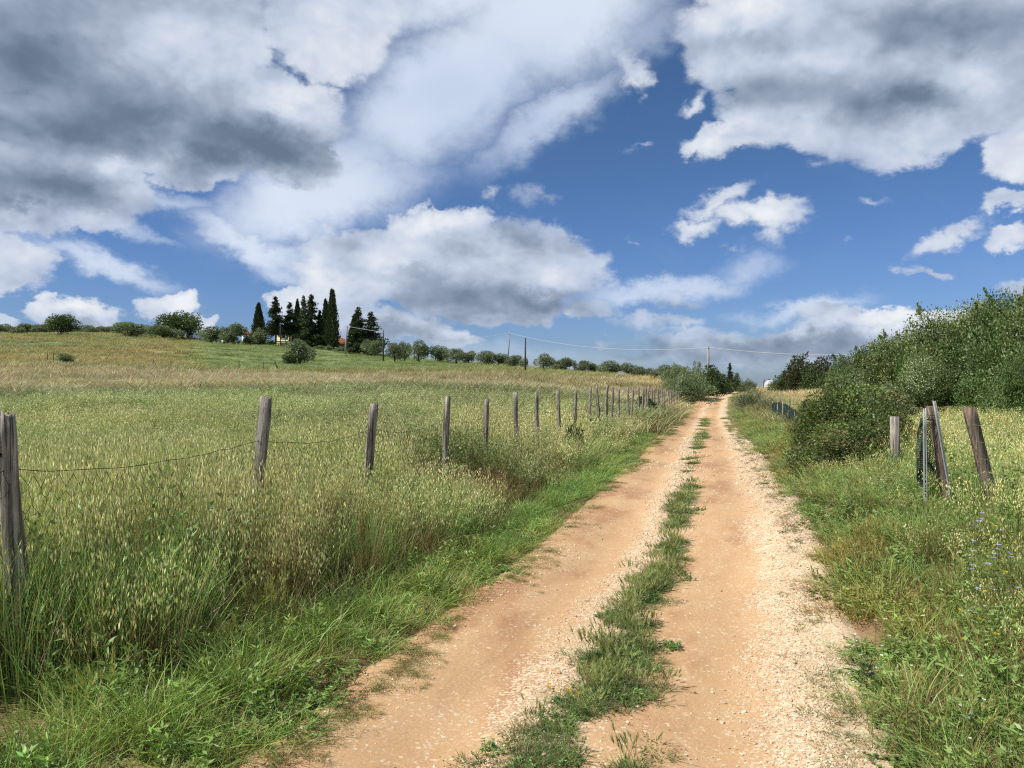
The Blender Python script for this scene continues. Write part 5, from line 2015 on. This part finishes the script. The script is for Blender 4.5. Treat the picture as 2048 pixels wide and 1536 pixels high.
def build_house():
    Y = 182.0
    x0, x1 = px_x(553, Y), px_x(640, Y)
    z0 = float(H((x0 + x1) / 2, Y)) - .4
    root = obj('farmhouse', None, None, ((x0 + x1) / 2, Y, z0))
    W = x1 - x0
    ze = pz(664, Y) - z0
    b = MB()
    b.box((0, 4, ze / 2), (W, 8, ze))
    obj('wall', b.mesh('wall', M_YELLOW), root)
    b = MB()
    hip_roof(b, 0, 4, ze + .002, W, 8, 1.5)
    rf = obj('roof', b.mesh('roof', M_TILE), root)
    tile_rows(root, 0, 4, ze + .002, W, 8, 1.5)
    b = MB()
    b.box((W * .2, 4.6, ze + 1.5), (.7, .7, 1.3))
    b.box((W * .2, 4.6, ze + 2.22), (.85, .85, .12))
    obj('chimney', b.mesh('chimney', M_YELLOW), rf)
    b = MB()
    b.box((0, -.04, ze * .52), (W + .06, .08, .18))
    obj('string_course', b.mesh('string_course', M_WHITEW), root)
    for x in (-W * .33, 0, W * .33):
        window(root, x, 0, ze * .77, .8, 1.1)
    window(root, -W * .33, 0, ze * .28, .8, 1.1)
    window(root, W * .33, 0, ze * .28, .8, 1.1)
    b = MB()
    b.box((0, -.04, 1.3), (1.1, .08, 2.3))
    d = obj('door', b.mesh('door', M_SHUT), root)
    b = MB()
    b.tube([(.4, -.09, 1.2), (.4, -.14, 1.2)], .04, 6)
    obj('handle', b.mesh('handle', M_STEEL), d)
    tag(root, 'yellow plastered farmhouse with tiled roof, mostly hidden behind the conifers', 'house')
    # lower wing
    Y = 176.0
    x0, x1 = px_x(632, Y), px_x(699, Y)
    cx = (x0 + x1) / 2
    z0 = float(H(cx, Y)) - .5
    W = x1 - x0
    ze = pz(688.5, Y) - z0
    rise = pz(674, Y) - pz(688.5, Y)
    root = obj('farm_wing', None, None, (cx, Y, z0))
    b = MB()
    b.box((0, 3.5, ze / 2), (W, 7, ze))
    obj('wall', b.mesh('wall', M_BROWNW), root)
    b = MB()
    hip_roof(b, 0, 3.5, ze + .002, W, 7, rise, .5, .35)
    rf = obj('roof', b.mesh('roof', M_TILE), root)
    tile_rows(root, 0, 3.5, ze + .002, W, 7, rise, .5, .35)
    b = MB()
    b.box((px_x(672, Y) - cx, 3.9, ze + rise * .95), (.5, .5, .8))
    b.box((px_x(672, Y) - cx, 3.9, ze + rise * .95 + .45), (.62, .62, .1))
    obj('chimney', b.mesh('chimney', M_BROWNW), rf)
    for x in (W * .18, W * .38):
        window(root, x, 0, ze * .55, .7, .7, False)
    tag(root, 'low tan wing with a terracotta hip roof beside the tallest cypress', 'house')
    # small white hut
    Y = 192.0
    x0, x1 = px_x(484, Y), px_x(507, Y)
    cx = (x0 + x1) / 2
    z0 = float(H(cx, Y)) - .3
    W = x1 - x0
    ze = pz(668, Y) - z0
    root = obj('white_hut', None, None, (cx, Y, z0))
    b = MB()
    b.box((0, 1.6, ze / 2), (W, 3.2, ze))
    obj('wall', b.mesh('wall', M_WHITEW), root)
    b = MB()
    hip_roof(b, 0, 1.6, ze + .002, W, 3.2, pz(663, Y) - pz(668, Y) + .1, .3, .7, .1)
    obj('roof', b.mesh('roof', M_TILE), root)
    window(root, .6, 0, ze * .6, .5, .6, False)
    b = MB()
    b.box((-.7, -.03, 1.0), (.8, .06, 1.9))
    obj('door', b.mesh('door', M_SHUT), root)
    tag(root, 'small white hut with a red tiled roof between two olives', 'hut')


build_house()


def vehicle(name, px, py, Y, L, W, Hh, yaw, van, label, cat):
    x = px_x(px, Y)
    z = max(float(H(x, Y)), pz(py, Y))
    root = obj(name, None, None, (x, Y, z), (0, 0, yaw))
    hx = L / 2
    prof = [(-hx, .35), (-hx, Hh * .58), (-hx * .93, Hh * .62), (-hx * .72, Hh * .96), (-hx * .6, Hh), (hx * .86, Hh), (hx * .97, Hh * .92), (hx, Hh * .5), (hx, .35)] if van else \
           [(-hx, .32), (-hx * .98, Hh * .52), (-hx * .55, Hh * .62), (-hx * .25, Hh * .97), (hx * .45, Hh), (hx * .78, Hh * .64), (hx, Hh * .6), (hx, .32)]
    n = len(prof)
    V = [(a, -W / 2 * (.92 if c > Hh * .7 else 1), c) for a, c in prof] + [(a, W / 2 * (.92 if c > Hh * .7 else 1), c) for a, c in prof]
    b = MB()
    b.add(V, [(i, n + i, n + (i + 1) % n, (i + 1) % n) for i in range(n)])
    me_b = b
    import bmesh
    me = b.mesh('body', M_WHITEP)
    bm = bmesh.new()
    bm.from_mesh(me)
    bm.verts.ensure_lookup_table()
    bm.faces.new([bm.verts[i] for i in range(n)][::-1])
    bm.faces.new([bm.verts[n + i] for i in range(n)])
    bmesh.ops.recalc_face_normals(bm, faces=bm.faces)
    bm.to_mesh(me)
    bm.free()
    body = obj('body', me, root)
    for s in (-1, 1):
        q = MB()
        q.box((hx * .02, s * (W / 2 * .95 + .012), Hh * .76), (L * (.5 if not van else .42), .03, Hh * .2))
        obj('side_window', q.mesh('side_window', M_GLASS), body)
    q = MB()
    q.box((-hx * (.84 if van else .42), 0, Hh * .80), (.05, W * .78, Hh * .26), (0, .45 if van else .7, 0))
    obj('windscreen', q.mesh('windscreen', M_GLASS), body)
    for sx in (-.62, .62):
        for s in (-1, 1):
            q = MB()
            q.tube([(sx * hx, s * (W / 2 - .18), .33), (sx * hx, s * (W / 2 + .02), .33)], .33, 14)
            w_ = obj('wheel', q.mesh('wheel', M_RUBBER, True), root)
            q = MB()
            q.tube([(sx * hx, s * (W / 2 + .0), .33), (sx * hx, s * (W / 2 + .03), .33)], .18, 12)
            obj('rim', q.mesh('rim', M_STEEL), w_)
    for s in (-1, 1):
        q = MB()
        q.box((-hx - .01, s * W * .36, Hh * .42), (.04, .26, .16))
        obj('headlight', q.mesh('headlight', M_GLASS), body)
    tag(root, label, cat)


vehicle('parked_van', 389, 681, 199, 4.6, 1.7, 1.75, math.radians(84), True, 'white van parked under the broad round oak', 'van')
vehicle('parked_car', 463, 687.5, 176, 4.2, 1.7, 1.3, math.radians(50), False, 'white car half hidden by the dense olive near the hut', 'car')
vehicle('parked_car', 443, 685, 180, 3.6, 1.6, 1.4, math.radians(86), False, 'white car parked end-on between the two olives', 'car')


# ------------------------------------------------------------------ pale tank, stakes
def build_small():
    rs = np.random.RandomState(31)
    # rounded pale tank behind the hay
    Y = 96.0
    x = px_x(1538, Y)
    z0 = float(H(x, Y))
    w = 26 / F * Y / 2
    ht = pz(759, Y) - z0
    root = obj('storage_tank', None, None, (x, Y, z0))
    b = MB()
    prof = [(-.1, 1.0), (.15, 1.0), (.4, .94), (.62, .80), (.80, .60), (.93, .36), (1.0, .08)]
    s = 20
    V = []
    for t, r in prof:
        for k in range(s):
            a = k * 6.283 / s
            rr = r * w * (1 + .04 * math.sin(3 * a + t * 4))
            V.append((rr * math.cos(a) + .12 * t, rr * math.sin(a) * .9, t * ht))
    Q = [(i * s + k, i * s + (k + 1) % s, (i + 1) * s + (k + 1) % s, (i + 1) * s + k) for i in range(len(prof) - 1) for k in range(s)]
    V.append((.12, 0, ht * 1.003))
    T = [(len(V) - 1, (len(prof) - 1) * s + k, (len(prof) - 1) * s + (k + 1) % s) for k in range(s)]
    b.add(V, Q, T)
    obj('shell', b.mesh('shell', mat_plain('pale_plastic', (.42, .44, .46), .5, .3, noise=.2, scale=2), True), root)
    b = MB()
    b.tube([(0, 0, ht * .98), (0, 0, ht * 1.06)], .16, 10)
    obj('lid', b.mesh('lid', M_DARKPOLE), root)
    tag(root, 'pale rounded tank showing above the yellow hay beside the dark thicket', 'tank')
    b = MB()
    b.tube([at(1524, 775, 94) - np.array([0, 0, 1.2]), at(1528.5, 759, 94)], .06, 6)
    rooted('leaning_stick', b, M_DARKPOLE, at(1524, 775, 94), label='dark stick leaning against the pale rounded tank', cat='stick')
    # stakes in the far meadow
    st = [(307, 719, -4, 735, 92, 'leaning thin stake, nearer the dry hillside, of the meadow stake pair'), (341.5, 724, 1.5, 740, 88, 'upright thin stake of the meadow stake pair'),
          (478, 721, .5, 738, 88, 'thin upright stake standing alone below the farm olives'), (526.5, 724, .3, 742, 86, 'thin faint stake below the white hut'),
          (95, 706, 0, 724, 92, 'first dark stake beside the bare grey shrub'), (107, 705, 0, 724, 92, 'second dark stake beside the bare grey shrub')]
    for px, yt, dx, yb, Y, lab in st:
        b = MB()
        b.tube([at(px + dx, yb, Y) - np.array([0, 0, .8]), at(px, yt, Y)], [.05, .045], 6, jitter=.1, rs=rs)
        rooted('field_stake', b, M_DARKPOLE, at(px + dx, yb, Y), label=lab, cat='stake', group='thin stakes in the meadow')
    b = MB()
    b.tube([at(556, 733, 88) - np.array([0, 0, .4]), at(549, 721, 88)], [.09, .05], 6, jitter=.15, rs=rs)
    b.tube([at(549, 726, 88), at(546, 731, 88)], [.05, .03], 5)
    rooted('dead_branch', b, M_DARKPOLE, at(556, 733, 88), label='short dead branch propped in grass before the solitary olive', cat='branch')


build_small()


# ------------------------------------------------------------------ leafy plants close by
def leaf_mesh(name, L, W, bend, col, fold=.35, n=5, rs=None):
    V, Q, C = [], [], []
    for i in range(n + 1):
        t = i / n
        w = W * math.sin(math.pi * min(.04 + t * .96, 1)) ** .8 * (1 - .25 * t) * .5
        x = L * t
        z = L * (.35 * t - bend * t * t)
        wav = .06 * W * math.sin(9 * t)
        V += [(x, -w, z + w * fold + wav), (x, 0, z), (x, w, z + w * fold - wav)]
        c = np.array(col) * (1 + .08 * math.sin(7 * t))
        C += [c, c * 1.25, c]
    for i in range(n):
        a = i * 3
        Q += [(a, a + 3, a + 4, a + 1), (a + 1, a + 4, a + 5, a + 2)]
    return mk_mesh(name, V, Q, col=np.array(C), mat=M_LEAF, smooth=True)


def leafy_plant(x, y, label, cat='weed', h=.5, stems=3, spread=.1, per=12, L=.08, W=.022, bend=.3, col=(.17, .27, .07), lean=.2, seed=0, top_bias=.25):
    rs = np.random.RandomState(500 + seed)
    z = float(H(x, y))
    root = obj('leafy_weed', None, None, (x, y, z))
    lm = [leaf_mesh('leaf', L * f, W * f, bend * g_, col) for f, g_ in ((1, 1), (.75, .6), (1.15, 1.5))]
    for s_ in range(stems):
        a = rs.rand() * 6.283
        p0 = np.array([math.cos(a) * spread * rs.rand(), math.sin(a) * spread * rs.rand(), -.02])
        d = np.array([math.cos(a) * lean, math.sin(a) * lean, 1.0])
        hh = h * (.7 + .4 * rs.rand())
        pts = [p0 + d * hh * t + np.array([rs.randn() * .004, rs.randn() * .004, 0]) for t in np.linspace(0, 1, 5)]
        b = MB()
        b.tube(pts, [.004, .0035, .003, .0025, .0018], 5)
        me = b.mesh('stem', None)
        cc = np.tile(np.array([.16, .2, .07, 1.0], np.float32), (len(me.vertices), 1))
        at_ = me.color_attributes.new('col', 'FLOAT_COLOR', 'POINT')
        at_.data.foreach_set('color', cc.ravel())
        me.materials.append(M_LEAF)
        obj('stem', me, root)
        for k in range(per):
            t = top_bias + (1 - top_bias) * (k + .5) / per
            p = p0 + d * hh * t
            az = k * 2.4 + rs.rand() * .6
            sc = (1.15 - .55 * t) * (.8 + .4 * rs.rand())
            obj('leaf', lm[rs.randint(0, 3)], root, tuple(p), (rs.randn() * .25, -(.15 + .55 * t + rs.randn() * .15), az), sc)
    tag(root, label, cat)
    return root


leafy_plant(px_x(150, 3.9), 3.9, 'tall leafy weed growing before the thick knotted post', h=.52, stems=5, spread=.16, per=13, L=.10, W=.026, seed=1)
leafy_plant(px_x(245, 3.75), 3.75, 'lower leafy weed beside the tall one near the knotted post', h=.34, stems=4, spread=.14, per=11, L=.10, W=.028, seed=2)
leafy_plant(px_x(60, 4.6), 4.6, 'narrow leafy weed squeezed behind the knotted post foot', h=.45, stems=3, spread=.1, per=10, L=.08, W=.02, seed=3)
leafy_plant(px_x(1712, 4.15), 4.15, 'dark-leaved seedling at the gravel edge', cat='weed', h=.22, stems=3, spread=.09, per=8, L=.075, W=.036, bend=.5, col=(.055, .095, .03), seed=4)
leafy_plant(px_x(1850, 4.25), 4.25, 'broad-bladed light green grass plant past the dark-leaved seedling', cat='weed', h=.22, stems=4, spread=.16, per=5, L=.20, W=.024, bend=.55, col=(.22, .33, .09), lean=.35, seed=5, top_bias=.1)
leafy_plant(px_x(1700, 5.9), 5.9, 'bright green bunch at the gravel edge, farther up than the dark-leaved seedling', h=.2, stems=5, spread=.14, per=8, L=.085, W=.022, col=(.24, .36, .10), seed=6)
leafy_plant(px_x(1770, 10.8), 10.8, 'bright green rosettes below the round wooden stump', h=.5, stems=7, spread=.28, per=9, L=.11, W=.032, col=(.24, .36, .10), seed=7, top_bias=.5)
leafy_plant(px_x(1880, 7.0), 7.0, 'leafy weed at the foot of the bound post', h=.35, stems=5, spread=.2, per=8, L=.08, W=.022, col=(.20, .31, .09), seed=8)
leafy_plant(px_x(720, 5.6), 5.6, 'small leafy weed between the bank grass and the left wheel track', h=.28, stems=3, spread=.1, per=9, L=.07, W=.018, seed=9)
leafy_plant(px_x(1640, 6.2), 6.2, 'tiny weed growing out of the white gravel', h=.12, stems=3, spread=.05, per=6, L=.05, W=.016, col=(.2, .3, .09), seed=10)
